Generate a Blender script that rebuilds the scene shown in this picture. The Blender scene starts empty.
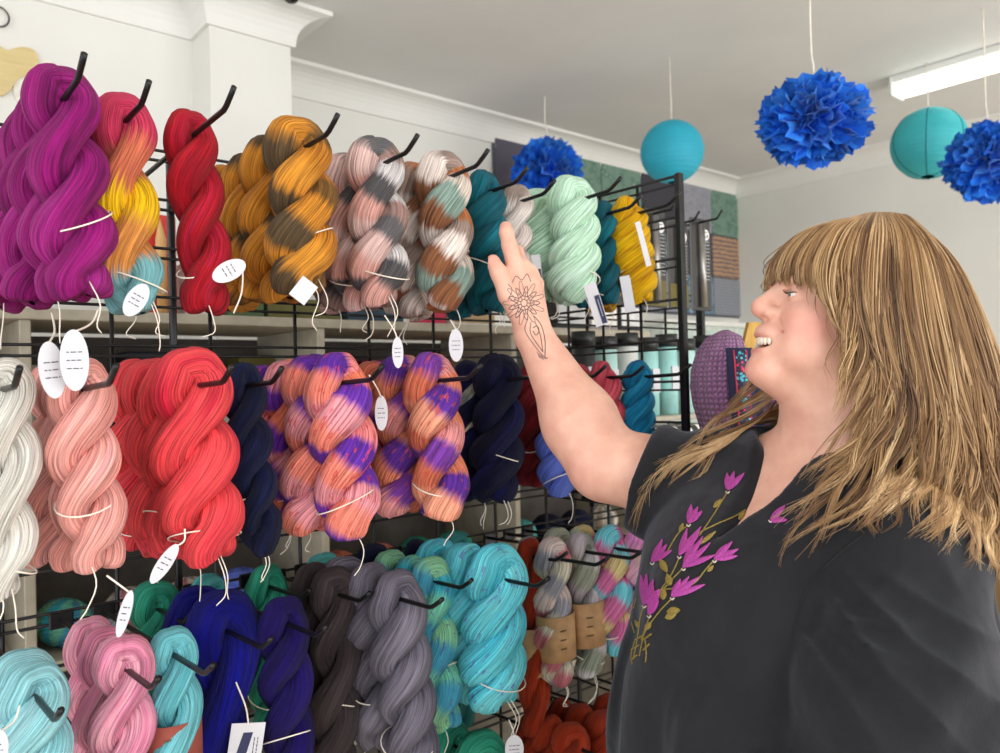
import bpy, math, random
import numpy as np
from mathutils import Vector, Matrix
from mathutils.bvhtree import BVHTree

random.seed(7); rng = np.random.default_rng(7)
PI = math.pi
scene = bpy.context.scene
COL = scene.collection

# ------------------------------------------------------------------ camera
F = 790.0
CAMZ = 1.5
YAW = math.radians(49.5); PITCH = math.radians(0.6); ROLL = math.radians(1.5)
v_h = Vector((math.cos(YAW), math.sin(YAW), 0))
v_r0 = Vector((math.sin(YAW), -math.cos(YAW), 0))
v_f = (v_h * math.cos(PITCH) + Vector((0, 0, 1)) * math.sin(PITCH)).normalized()
v_u0 = v_r0.cross(v_f).normalized()
v_r = v_r0 * math.cos(ROLL) - v_u0 * math.sin(ROLL)
v_u = v_u0 * math.cos(ROLL) + v_r0 * math.sin(ROLL)
CAM = Vector((0, 0, CAMZ))
cam_d = bpy.data.cameras.new('camera'); cam = bpy.data.objects.new('camera', cam_d); COL.objects.link(cam)
cam.matrix_world = Matrix(((v_r.x, v_u.x, -v_f.x, 0), (v_r.y, v_u.y, -v_f.y, 0), (v_r.z, v_u.z, -v_f.z, CAMZ), (0, 0, 0, 1)))
cam_d.sensor_width = 36; cam_d.lens = 36 * F / 1000; cam_d.clip_start = 0.02
cam_d.dof.use_dof = True; cam_d.dof.focus_distance = 1.02; cam_d.dof.aperture_fstop = 6.5
scene.camera = cam
MC = np.array([[v_r.x, v_u.x, v_f.x], [v_r.y, v_u.y, v_f.y], [v_r.z, v_u.z, v_f.z]])  # (right, up, depth) -> world

def ray(px, py):
    return (v_r * ((px - 500) / F) + v_u * (-(py - 376.5) / F) + v_f)
def atY(px, py, Y):
    d = ray(px, py); return CAM + d * (Y / d.y)
def atX(px, py, X):
    d = ray(px, py); return CAM + d * (X / d.x)
def atD(px, py, D):
    return CAM + ray(px, py) * D
def cp(px, py, D):           # point in the right/up/depth frame
    return np.array([(px - 500) / F * D, -(py - 376.5) / F * D, D])
def c2w(P):
    return np.asarray(P) @ MC.T + np.array([0, 0, CAMZ])
def depth_of(p): return (Vector(p) - CAM).dot(v_f)

# ------------------------------------------------------------------ materials
def lin(c):
    out = []
    for x in c[:3]:
        x = x / 255
        out.append(x / 12.92 if x <= 0.04045 else ((x + 0.055) / 1.055) ** 2.4)
    return (*out, 1)

class NT:
    def __init__(s, name):
        s.m = bpy.data.materials.new(name); s.m.use_nodes = True
        s.t = s.m.node_tree; s.b = s.t.nodes['Principled BSDF']
    def n(s, typ, **kw):
        x = s.t.nodes.new(typ)
        for k, v in kw.items(): setattr(x, k, v)
        return x
    def l(s, a, b): s.t.links.new(a, b)
    def math(s, op, a, b=None):
        x = s.n('ShaderNodeMath', operation=op)
        for i, v in enumerate((a, b)):
            if v is None: continue
            if isinstance(v, (int, float)): x.inputs[i].default_value = v
            else: s.l(v, x.inputs[i])
        return x.outputs[0]
    def ramp(s, fac, stops, interp='LINEAR'):
        r = s.n('ShaderNodeValToRGB'); r.color_ramp.interpolation = interp
        e = r.color_ramp.elements
        e[0].position = stops[0][0]; e[0].color = lin(stops[0][1])
        e[1].position = stops[-1][0]; e[1].color = lin(stops[-1][1])
        for p, c in stops[1:-1]:
            k = e.new(p); k.color = lin(c)
        s.l(fac, r.inputs[0]); return r.outputs[0]
    def noise(s, vec, scale, detail=2, rough=.5, dim='3D'):
        x = s.n('ShaderNodeTexNoise', noise_dimensions=dim)
        x.inputs['Scale'].default_value = scale; x.inputs['Detail'].default_value = detail; x.inputs['Roughness'].default_value = rough
        if vec is not None: s.l(vec, x.inputs['Vector'])
        return x.outputs['Fac']
    def mix(s, fac, a, b, mode='MIX'):
        x = s.n('ShaderNodeMix', data_type='RGBA', blend_type=mode)
        if isinstance(fac, (int, float)): x.inputs[0].default_value = fac
        else: s.l(fac, x.inputs[0])
        for i, v in ((6, a), (7, b)):
            if isinstance(v, tuple): x.inputs[i].default_value = v
            else: s.l(v, x.inputs[i])
        return x.outputs[2]
    def bump(s, h, strength=.3, dist=.002, normal=None):
        x = s.n('ShaderNodeBump'); x.inputs['Strength'].default_value = strength; x.inputs['Distance'].default_value = dist
        s.l(h, x.inputs['Height']); 
        if normal is not None: s.l(normal, x.inputs['Normal'])
        s.l(x.outputs[0], s.b.inputs['Normal']); return x.outputs[0]

_mc = {}
def plain(name, c, rough=.6, metal=0, nscale=30, var=.06, bump=0.0, emit=0, sheen=0, coat=0):
    key = (name, c, rough)
    if key in _mc: return _mc[key]
    t = NT(name); tc = t.n('ShaderNodeTexCoord')
    f = t.noise(tc.outputs['Object'], nscale, 3)
    hi = tuple(min(255, x * (1 + var)) for x in c); lo = tuple(x * (1 - var) for x in c)
    t.l(t.ramp(f, [(.3, lo), (.7, hi)]), t.b.inputs['Base Color'])
    t.b.inputs['Roughness'].default_value = rough; t.b.inputs['Metallic'].default_value = metal
    if bump: t.bump(f, bump, .002)
    if emit:
        t.b.inputs['Emission Color'].default_value = lin(c); t.b.inputs['Emission Strength'].default_value = emit
    if sheen: t.b.inputs['Sheen Weight'].default_value = sheen
    if coat: t.b.inputs['Coat Weight'].default_value = coat
    _mc[key] = t.m; return t.m

def yarn(name, stops, rep=None, speck=None, fib=84, jitter=.1, once=False):
    """stops: list of colours; rep None = tonal hand-dyed, else bands repeating along the strand."""
    t = NT('yarn ' + name)
    uv = t.n('ShaderNodeUVMap'); sp = t.n('ShaderNodeSeparateXYZ'); t.l(uv.outputs[0], sp.inputs[0])
    u, v = sp.outputs[0], sp.outputs[1]
    oi = t.n('ShaderNodeObjectInfo'); rnd = oi.outputs['Random']
    u2 = t.math('ADD', u, t.math('MULTIPLY', v, .10))
    def comb(a, b, c=None):
        x = t.n('ShaderNodeCombineXYZ'); t.l(a, x.inputs[0]); t.l(b, x.inputs[1])
        if c is not None: t.l(c, x.inputs[2])
        return x.outputs[0]
    rz = t.math('MULTIPLY', rnd, 50)
    fibre = t.noise(comb(t.math('MULTIPLY', u2, fib), t.math('MULTIPLY', v, 1.2), rz), 1.0, 3, .65)
    fine = t.noise(comb(t.math('MULTIPLY', u2, fib * 2.2), t.math('MULTIPLY', v, 2.0), rz), 1.0, 1)
    if rep is None:
        f = t.noise(comb(t.math('MULTIPLY', u2, 5), t.math('MULTIPLY', v, .9), rz), 1.0, 3, .6)
        fac = t.math('MULTIPLY', t.math('SUBTRACT', f, .28), 2.2)
        n = len(stops); st = [(i / max(1, n - 1), c) for i, c in enumerate(stops)] if n > 1 else [(0, stops[0]), (1, stops[0])]
        col = t.ramp(fac, st)
    else:
        j = t.noise(comb(t.math('MULTIPLY', u2, fib * .35), t.math('MULTIPLY', v, .5), rz), 1.0, 2)
        vv = t.math('ABSOLUTE', v) if once else v
        ph = t.math('ADD', t.math('MULTIPLY', vv, rep), t.math('MULTIPLY', t.math('SUBTRACT', j, .5 if once else 0), jitter * 1.8))
        if not once: ph = t.math('ADD', ph, t.math('MULTIPLY', rnd, 1.0))
        fac = ph if once else t.math('FRACT', ph)
        st = []
        n = len(stops)
        for i, c in enumerate(stops):
            a = i / n; w = 1 / n
            st += [(a + w * .16, c), (a + w * .84, c)]
        mixc = tuple((a + b) / 2 for a, b in zip(stops[0], stops[-1]))
        st = ([(0, stops[0])] + st + [(1, stops[-1])]) if once else ([(0, mixc)] + st + [(1, mixc)])
        col = t.ramp(fac, st)
    if speck:
        sn = t.noise(comb(t.math('MULTIPLY', u2, 26), t.math('MULTIPLY', v, 9), rz), 1.0, 2)
        m = t.math('MULTIPLY', t.math('GREATER_THAN', sn, .63), .65)
        col = t.mix(m, col, lin(speck))
    k = t.math('ADD', t.math('ADD', t.math('MULTIPLY', fibre, 3.0), t.math('MULTIPLY', fine, 1.0)), -.98)
    cc = t.n('ShaderNodeCombineXYZ'); 
    for i in range(3): t.l(k, cc.inputs[i])
    col = t.mix(1.0, col, cc.outputs[0], 'MULTIPLY')
    t.l(col, t.b.inputs['Base Color'])
    t.b.inputs['Roughness'].default_value = .62
    t.b.inputs['Sheen Weight'].default_value = .04
    t.b.inputs['Specular IOR Level'].default_value = .16
    h = t.math('ADD', fibre, t.math('MULTIPLY', fine, .5))
    t.bump(h, .9, .0035)
    return t.m

# ------------------------------------------------------------------ object helpers
def mesh_np(name, V, Fq, mats=None, uv=None, smooth=True, parent=None, mi=None, link=True):
    me = bpy.data.meshes.new(name)
    V = np.asarray(V, dtype=np.float32)
    if isinstance(Fq, np.ndarray):
        k = Fq.shape[1]; nf = len(Fq)
        me.vertices.add(len(V)); me.vertices.foreach_set('co', V.ravel())
        me.loops.add(nf * k); me.loops.foreach_set('vertex_index', Fq.ravel().astype(np.int32))
        me.polygons.add(nf)
        me.polygons.foreach_set('loop_start', np.arange(0, nf * k, k, dtype=np.int32))
        me.update(calc_edges=True)
        if uv is not None:
            ul = me.uv_layers.new(name='UVMap'); ul.data.foreach_set('uv', np.asarray(uv, dtype=np.float32).ravel())
    else:
        me.from_pydata(V.tolist(), [], Fq); me.update()
    if mats is not None:
        for m in (mats if isinstance(mats, (list, tuple)) else [mats]): me.materials.append(m)
    if mi is not None: me.polygons.foreach_set('material_index', np.asarray(mi, dtype=np.int32))
    if smooth: me.polygons.foreach_set('use_smooth', np.ones(len(me.polygons), dtype=bool))
    me.update()
    o = bpy.data.objects.new(name, me)
    if link: COL.objects.link(o)
    if parent is not None: o.parent = parent
    return o

class MB:
    """collects shapes into one mesh"""
    def __init__(s): s.v = []; s.f = []; s.mi = []; s.cur = 0
    def add(s, V, Fs):
        n = len(s.v); s.v += [tuple(map(float, p)) for p in V]
        for f in Fs: s.f.append([n + i for i in f]); s.mi.append(s.cur)
    def box(s, a, b, bev=0.0):
        (x0, y0, z0), (x1, y1, z1) = [min(a[i], b[i]) for i in range(3)], [max(a[i], b[i]) for i in range(3)]
        if bev <= 0:
            s.add([(x0,y0,z0),(x1,y0,z0),(x1,y1,z0),(x0,y1,z0),(x0,y0,z1),(x1,y0,z1),(x1,y1,z1),(x0,y1,z1)],
                  [(0,3,2,1),(4,5,6,7),(0,1,5,4),(1,2,6,5),(2,3,7,6),(3,0,4,7)])
        else:
            b_ = min(bev, (x1-x0)/2.01, (y1-y0)/2.01, (z1-z0)/2.01)
            def ring(x0,x1,y0,y1,z): return [(x0+b_,y0,z),(x1-b_,y0,z),(x1,y0+b_,z),(x1,y1-b_,z),(x1-b_,y1,z),(x0+b_,y1,z),(x0,y1-b_,z),(x0,y0+b_,z)]
            V = ring(x0+b_,x1-b_,y0+b_,y1-b_,z0)+ring(x0,x1,y0,y1,z0+b_)+ring(x0,x1,y0,y1,z1-b_)+ring(x0+b_,x1-b_,y0+b_,y1-b_,z1)
            Fs = [list(range(7,-1,-1)), list(range(24,32))]
            for r in range(3):
                for i in range(8):
                    j=(i+1)%8; Fs.append((r*8+i,r*8+j,(r+1)*8+j,(r+1)*8+i))
            s.add(V, Fs)
        return s
    def tube(s, pts, r, n=8, caps=True):
        V, Fq = tube_np(pts, r, n)
        Fs = Fq.tolist()
        if caps:
            Fs.append(list(range(n - 1, -1, -1))); m = len(pts); Fs.append([(m - 1) * n + i for i in range(n)])
        s.add(V, Fs); return s
    def ell(s, c, r, nu=16, nv=10):
        V = []; Fs = []
        for j in range(nv + 1):
            th = PI * j / nv
            for i in range(nu):
                a = 2 * PI * i / nu
                V.append((c[0]+r[0]*math.sin(th)*math.cos(a), c[1]+r[1]*math.sin(th)*math.sin(a), c[2]+r[2]*math.cos(th)))
        for j in range(nv):
            for i in range(nu):
                k=(i+1)%nu; Fs.append((j*nu+i,(j+1)*nu+i,(j+1)*nu+k,j*nu+k))
        s.add(V, Fs); return s
    def prism(s, poly, axis_vec, origin=(0,0,0)):
        """poly: list of 3d points (one face), extruded by axis_vec"""
        n=len(poly); a=[Vector(p) for p in poly]; d=Vector(axis_vec); V=a+[p+d for p in a]
        Fs=[list(range(n)), list(range(2*n-1,n-1,-1))]+[(i,i+n,(i+1)%n+n,(i+1)%n) for i in range(n)]
        s.add(V,Fs); return s
    def build(s, name, mats, parent=None, smooth=False, loc=None):
        o = mesh_np(name, s.v, s.f, mats, None, smooth, parent, s.mi)
        if loc is not None:
            o.location = loc
        return o

def tube_np(pts, r, n=8):
    P = np.asarray([tuple(p) for p in pts], dtype=float); m = len(P)
    R = np.full(m, r, dtype=float) if np.isscalar(r) else np.asarray(r, dtype=float)
    T = np.gradient(P, axis=0); T /= np.linalg.norm(T, axis=1)[:, None] + 1e-9
    up = np.array([0, 0, 1.0]) if abs(T[0][2]) < .9 else np.array([0, 1.0, 0])
    Nn = np.zeros_like(P); x = np.cross(T[0], up); x /= np.linalg.norm(x); Nn[0] = x
    for i in range(1, m):
        x = Nn[i-1] - T[i] * np.dot(Nn[i-1], T[i]); Nn[i] = x / (np.linalg.norm(x) + 1e-9)
    B = np.cross(T, Nn)
    a = np.arange(n) * 2 * PI / n
    V = P[:, None, :] + R[:, None, None] * (np.cos(a)[None, :, None] * Nn[:, None, :] + np.sin(a)[None, :, None] * B[:, None, :])
    i, j = np.meshgrid(np.arange(m - 1), np.arange(n), indexing='ij')
    jn = (j + 1) % n
    Fq = np.stack([i*n+j, i*n+jn, (i+1)*n+jn, (i+1)*n+j], -1).reshape(-1, 4)
    return V.reshape(-1, 3), Fq

def spl(pts, n=24):
    """Catmull-Rom through points"""
    P = np.asarray([tuple(p) for p in pts], float)
    if len(P) < 3: 
        t = np.linspace(0, 1, n)[:, None]; return P[0] + (P[-1] - P[0]) * t
    Q = np.vstack([2*P[0]-P[1], P, 2*P[-1]-P[-2]]); m = len(P) - 1
    t = np.linspace(0, m - 1e-6, n); k = t.astype(int); u = (t - k)[:, None]
    a, b, c, d = Q[k], Q[k+1], Q[k+2], Q[k+3]
    return .5 * ((2*b) + (c-a)*u + (2*a-5*b+4*c-d)*u**2 + (3*b-a-3*c+d)*u**3)

def tag(o, label, cat, group=None):
    o['label'] = label; o['category'] = cat
    if group: o['group'] = group
    return o
def thing(name, label, cat, loc=(0, 0, 0), rz=0, group=None):
    o = bpy.data.objects.new(name, None); COL.objects.link(o); o.location = loc; o.rotation_euler = (0, 0, rz)
    o.empty_display_size = .05
    return tag(o, label, cat, group)
def struct(o):
    o['kind'] = 'structure'; return o

# ------------------------------------------------------------------ room shell
YW = 2.72; XW = 4.25; ZC = CAMZ + 1.20
YWL = 2.47; YPIL = 2.33
def wall_mat(name, c):
    t = NT(name); tc = t.n('ShaderNodeTexCoord')
    f = t.noise(tc.outputs['Object'], 3, 4); g = t.noise(tc.outputs['Object'], 180, 2)
    t.l(t.ramp(f, [(.3, tuple(x*.975 for x in c)), (.7, c)]), t.b.inputs['Base Color'])
    t.b.inputs['Roughness'].default_value = .85; t.bump(g, .08, .001); return t.m
M_wall = wall_mat('wall paint', (232, 231, 225)); M_ceil = wall_mat('ceiling paint', (226, 224, 221))
M_trim = wall_mat('cornice paint', (236, 235, 230))
pr = atY(294, 200, YPIL).x; pl = atY(213, 200, YPIL).x
struct(MB().box((-2.5, YWL, 0), (pl, YWL + .1, ZC)).build('wall_left', M_wall))
struct(MB().box((pl, YPIL, 0), (pr, YW + .1, ZC)).build('wall_pillar', M_wall))
struct(MB().box((pr, YW, 0), (XW + .1, YW + .1, ZC)).build('wall_back', M_wall))
struct(MB().box((XW, -2.6, 0), (XW + .1, YW + .1, ZC)).build('wall_right', M_wall))
struct(MB().box((-2.5, -2.6, ZC), (XW + .1, YW + .1, ZC + .1)).build('ceiling', M_ceil))
def wood_mat(name, a, b, axis=0, sc=6, rough=.5):
    t = NT(name); tc = t.n('ShaderNodeTexCoord'); mp = t.n('ShaderNodeMapping')
    t.l(tc.outputs['Object'], mp.inputs[0]); s = [14, 14, 14]; s[axis] = 1.2; mp.inputs['Scale'].default_value = s
    f = t.noise(mp.outputs[0], sc, 4, .6)
    t.l(t.ramp(f, [(.3, a), (.7, b)]), t.b.inputs['Base Color']); t.b.inputs['Roughness'].default_value = rough
    t.bump(f, .1, .001); return t.m
M_floor = wood_mat('pale timber floor', (186, 164, 136), (214, 194, 166))
struct(MB().box((-2.5, -2.6, -.05), (XW + .1, YW + .1, 0)).build('floor', M_floor))
# cornices: cove profile swept
def cornice(name, p0, p1, out, ext0=0, ext1=0):
    p0, p1, out = Vector(p0), Vector(p1), Vector(out)
    d = (p1 - p0).normalized()
    prof = [(0, -.105), (.012, -.105), (.014, -.092)]
    for k in range(7):
        a = PI / 2 * k / 6
        prof.append((.014 + .075 * (1 - math.cos(a)), -.09 + .075 * math.sin(a)))
    prof += [(.10, -.013), (.10, 0), (0, 0)]
    A = []; B = []
    for u, w in prof:
        A.append(p0 + out * u + Vector((0, 0, w)) - d * (u * ext0)); B.append(p1 + out * u + Vector((0, 0, w)) + d * (u * ext1))
    n = len(prof); m = MB()
    m.add(A + B, [(i, (i+1) % n, (i+1) % n + n, i + n) for i in range(n)] + [list(range(n-1, -1, -1)), list(range(n, 2*n))])
    return struct(m.build(name, M_trim))
cornice('trim_1', (-2.5, YWL, ZC), (pl, YWL, ZC), (0, -1, 0), 0, -1)
cornice('trim_2', (pl, YWL, ZC), (pl, YPIL, ZC), (-1, 0, 0), -1, 1)
cornice('trim_3', (pl, YPIL, ZC), (pr, YPIL, ZC), (0, -1, 0), 1, 1)
cornice('trim_4', (pr, YPIL, ZC), (pr, YW, ZC), (1, 0, 0), 1, -1)
cornice('trim_5', (pr, YW, ZC), (XW, YW, ZC), (0, -1, 0), -1, -1)
cornice('trim_6', (XW, YW, ZC), (XW, -2.6, ZC), (-1, 0, 0), -1, 0)
struct(MB().box((pr, YW - .018, 0), (XW, YW, .14)).build('baseboard_back', M_trim))
struct(MB().box((XW - .018, -2.6, 0), (XW, YW - .018, .14)).build('baseboard_right', M_trim))

# ------------------------------------------------------------------ gridwall
M_black = plain('black powder coat', (22, 22, 24), .35, .3, 80, .1)
YP = 1.30; ZTOP = CAMZ + .385; PX0 = -.42; PX1 = 1.84
wires = MB(); 
fr = MB()
z = ZTOP
zs = []
while z > .25: zs.append(z); z -= .0775
for z in zs:
    wires.tube([(PX0, YP - .006, z), (PX1, YP - .006, z)], .0026, 6)
    wires.tube([(PX0, YP - .006, z - .016), (PX1, YP - .006, z - .016)], .0026, 6)
vert = MB(); x = PX0
while x < PX1 + .01:
    vert.tube([(x, YP, ZTOP + .004), (x, YP, .02)], .0035, 6); x += .1507
gw = thing('display_rack', 'long black wire gridwall panel carrying all the yarn hooks', 'display rack', (0, 0, 0))
wires.build('horizontal_wires', M_black, gw, True); vert.build('vertical_wires', M_black, gw, True)
fr.box((PX1, YP - .012, .0), (PX1 + .012, YP + .012, ZTOP + .01), .002)
xb = atY(172, 180, YP).x
fr.build('upright_post', M_black, gw)
MB().box((xb - .005, YP + .004, .0), (xb + .005, YP + .016, ZTOP), .002).build('upright_post', M_black, gw)
# return panel standing at right angles
XR = 1.225; YE = .905
rp = thing('display_rack', 'short black wire grid panel at right angles beside the mustard skeins', 'display rack')
w2 = MB()
for z in zs:
    w2.tube([(XR, YE, z), (XR, YP - .02, z)], .0028, 6)
    w2.tube([(XR, YE, z - .016), (XR, YP - .02, z - .016)], .0022, 6)
w2.build('horizontal_wires', M_black, rp, True)
w3 = MB(); y = YE + .1
while y < YP - .03: w3.tube([(XR + .004, y, ZTOP), (XR + .004, y, .02)], .003, 6); y += .1
w3.build('vertical_wires', M_black, rp, True)
MB().box((XR - .007, YE - .010, 0), (XR + .007, YE + .004, ZTOP + .004), .002).build('end_post', M_black, rp)

# ------------------------------------------------------------------ skeins
def skein_mesh(L, W, turns, seed, hi=True, squash=.85):
    g = np.random.default_rng(int(seed * 10))
    m = 200 if hi else 110; n = 60 if hi else 26
    r0 = W / 3.72; a0 = r0 * .88
    p = np.linspace(0, 1, m); q = np.abs(2*p - 1); sd = np.sign(2*p - 1 + 1e-9)
    q0 = .15
    Lb = L - r0 * .9
    w = np.clip(q / q0, 0, 1)
    ta = np.clip((q - q0 * .6) / (1 - q0 * .6), 0, 1)
    phi = -turns * 2 * PI * (ta + .035 * np.sin(ta * 6 + seed)) + .18 * np.sin(ta * 7 + seed)
    arch = np.sin(w * PI / 2)
    at = a0 * (1 - .72 * np.clip((q - .86) / .14, 0, 1) ** 1.2)
    x = sd * at * arch * np.cos(phi); y = sd * at * arch * np.sin(phi) * .9
    zt = a0 * .55
    z = np.where(q < q0, zt * np.cos(w * PI / 2) + (r0 * .35), 0) + np.where(q >= q0, r0 * .35, 0)
    z = z - Lb * (np.clip(q - q0 * .35, 0, 1) / (1 - q0 * .35)) ** 1.0
    # gentle overall meander
    x = x + .009 * np.sin(q * 4 + seed) * q; y = y + .008 * np.cos(q * 3.3 + seed * 2) * q
    r = r0 * (.80 + .20 * np.clip(q / .2, 0, 1)) * (1 + .09 * np.sin(2 * phi + seed)) * (1 + .06 * np.sin(q * 9 + seed)) * (1 + .05 * sd * np.sin(q * 5 + seed * 3))
    endt = np.clip((q - .955) / .045, 0, 1)
    r = r * np.sqrt(np.clip(1 - endt ** 2, .03, 1))
    r *= 1 - .16 * np.exp(-((q - .86) / .03) ** 2)
    P = np.stack([x, y, z], 1)
    T = np.gradient(P, axis=0); T /= np.linalg.norm(T, axis=1)[:, None] + 1e-9
    N = np.zeros_like(P); N[0] = np.cross(T[0], [0, 1, 0.1]); N[0] /= np.linalg.norm(N[0])
    for i in range(1, m):
        k = N[i-1] - T[i] * np.dot(N[i-1], T[i]); N[i] = k / (np.linalg.norm(k) + 1e-9)
    B = np.cross(T, N)
    a = np.arange(n + 1) * 2 * PI / n
    arc = np.concatenate([[0], np.cumsum(np.linalg.norm(np.diff(P, axis=0), axis=1))]) / .1
    arc = arc - arc[m // 2]
    rid = np.zeros((m, n + 1))
    for f_, am in ((3, .03), (5, .022), (9, .018), (14, .015), (19, .012), (23, .010)):
        rid += am * np.sin(f_ * (a[None, :] + .25 * arc[:, None] * .6) + g.uniform(0, 6))
    rid[:, -1] = rid[:, 0]
    R = r[:, None] * (1 + rid)
    V = P[:, None, :] + R[..., None] * (np.cos(a)[None, :, None] * N[:, None, :] + np.sin(a)[None, :, None] * B[:, None, :] * .96)
    i, j = np.meshgrid(np.arange(m - 1), np.arange(n), indexing='ij'); k = n + 1
    Fq = np.stack([i*k+j, i*k+j+1, (i+1)*k+j+1, (i+1)*k+j], -1).reshape(-1, 4)
    U = np.stack([np.broadcast_to(a[None, :] / (2*PI), (m, k)), np.broadcast_to(arc[:, None], (m, k))], -1).reshape(-1, 2)
    uv = U[Fq.ravel()]
    return V.reshape(-1, 3), Fq, uv, r0

M_tie = plain('cotton tie', (236, 228, 214), .8)
M_tag = plain('white card tag', (208, 208, 214), .6, 0, 20, .02)
M_ink = plain('dark ink', (50, 50, 62), .6)
M_navy = plain('navy print', (38, 44, 82), .6)
M_kraft = plain('kraft paper band', (176, 138, 96), .75, 0, 60, .08)
M_kprint = plain('brown print', (110, 80, 52), .7)
M_terra = plain('terracotta paper band', (150, 72, 60), .7)

def add_tie(o, L, W, seed, frac=.8, dangle=True):
    g = random.Random(seed); r = W * .43; zt = -L * g.choice((.55, .68, .76))
    pts = [(r*math.cos(t), r*.95*math.sin(t), zt + .014*math.sin(t + seed)) for t in np.linspace(0, 2*PI, 22)]
    MB().tube(pts, .0010, 5).build('tie', M_tie, o, True)
    if dangle:
        for k in range(g.choice((1, 2))):
            x0 = g.uniform(-.008, .010); y0 = -r * .8; ln = g.uniform(.012, .035); zb = -L + .006
            MB().tube(spl([(x0, y0*.5, zb + .035), (x0 + .004, y0*.9, zb + .008), (x0 + g.uniform(-.008, .008), y0 * .7, zb - ln * .6), (x0 + g.uniform(-.012, .012), y0 * .6, zb - ln)], 12), .00075, 5).build('tie_end', M_tie, o, True)

def text_strokes(m, w, h, rows, seed, x0=0, z0=0, y=0, t=.0004, vertical=False):
    g = random.Random(seed)
    for k in range(rows):
        zz = z0 + h * (.5 - (k + .5) / rows); xx = x0 - w / 2
        while xx < x0 + w / 2 - .001:
            l = g.uniform(.002, .006); e = min(xx + l, x0 + w / 2)
            if vertical: m.box((zz - .0005, y - t, xx), (zz + .0005, y, e))
            else: m.box((xx, y - t, zz - .0005), (e, y, zz + .0005))
            xx = e + .0012

def oval_tag(parent, loc, rot, w=.018, h=.034, string_to=None, seed=0, shape='oval'):
    """small paper tag; loc/rot in parent's space; faces -y"""
    m = MB(); n = 28
    if shape == 'oval':
        poly = [(w/2*math.cos(2*PI*i/n), 0, h/2*math.sin(2*PI*i/n)) for i in range(n)]
    else:
        poly = [(-w/2, 0, -h/2), (w/2, 0, -h/2), (w/2, 0, h/2), (-w/2, 0, h/2)]
    m.prism(poly, (0, .0008, 0)); m.cur = 1
    if shape == 'oval': text_strokes(m, w*.55, h*.4, 3, seed)
    elif shape == 'card':
        for s_ in (-1, 1): pass
        m.cur = 2; m.prism([(-w*.42, -.0005, -h/2), (-w*.10, -.0005, -h/2), (w*.16, -.0005, h*.34), (-w*.12, -.0005, h*.34)], (0, .0004, 0)); m.cur = 1
        text_strokes(m, h*.5, w*.2, 2, seed, 0, w*.28, 0, .0005, True)
    elif shape == 'strip':
        m.cur = 2; m.box((w*.05, -.0006, -h*.47), (w*.45, 0, h*.2)); m.cur = 0
        text_strokes(m, h*.4, w*.1, 1, seed, -h*.1, w*.25, -.0006, .0004, True)
    o = m.build('tag', [M_tag, M_ink, M_navy], parent)
    rot = (rot[0], rot[1], -math.atan2(parent.location.x, parent.location.y) * .85 - parent.rotation_euler.z + (rot[2] - .6) * .6)
    o.location = loc; o.rotation_euler = rot
    if string_to is not None:
        tp = Vector((0, 0, h/2 - .003)); 
        from mathutils import Euler
        p = Euler(rot).to_matrix() @ tp + Vector(loc); q = Vector(string_to)
        mid = (p + q) / 2 + Vector((.004, 0, -.004))
        s = MB().tube(spl([p, mid, q], 12), .0011, 5).build('string', M_tie, parent, True)
    return o

def paper_band(parent, L, W, frac, h, mat, seed):
    m = MB(); n = 28; r = W * .53; zc = -L * frac
    rows = []
    for z in (zc - h/2, zc + h/2):
        rows.append([(r*math.cos(2*PI*i/n), r*.9*math.sin(2*PI*i/n), z) for i in range(n)])
    inner = [[(p[0]*.97, p[1]*.97, p[2]) for p in rr] for rr in rows]
    V = rows[0] + rows[1] + inner[1] + inner[0]; Fs = []
    for k in range(4):
        for i in range(n):
            j = (i+1) % n; kk = (k+1) % 4; Fs.append((k*n+i, k*n+j, kk*n+j, kk*n+i))
    m.add(V, Fs); m.cur = 1
    for k in range(3): 
        t = -PI/2 - .5 + .1 * k
        for q in range(3):
            a = t - .02; zz = zc + h*(.2 - .2*q)
            m.box((r*1.005*math.cos(a) - .003, r*.9*1.005*math.sin(a) - .0006, zz - .0012), (r*1.005*math.cos(a) + .003, r*.9*1.005*math.sin(a), zz + .0012))
    return m.build('paper_band', [mat, M_kprint], parent, True)

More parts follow.
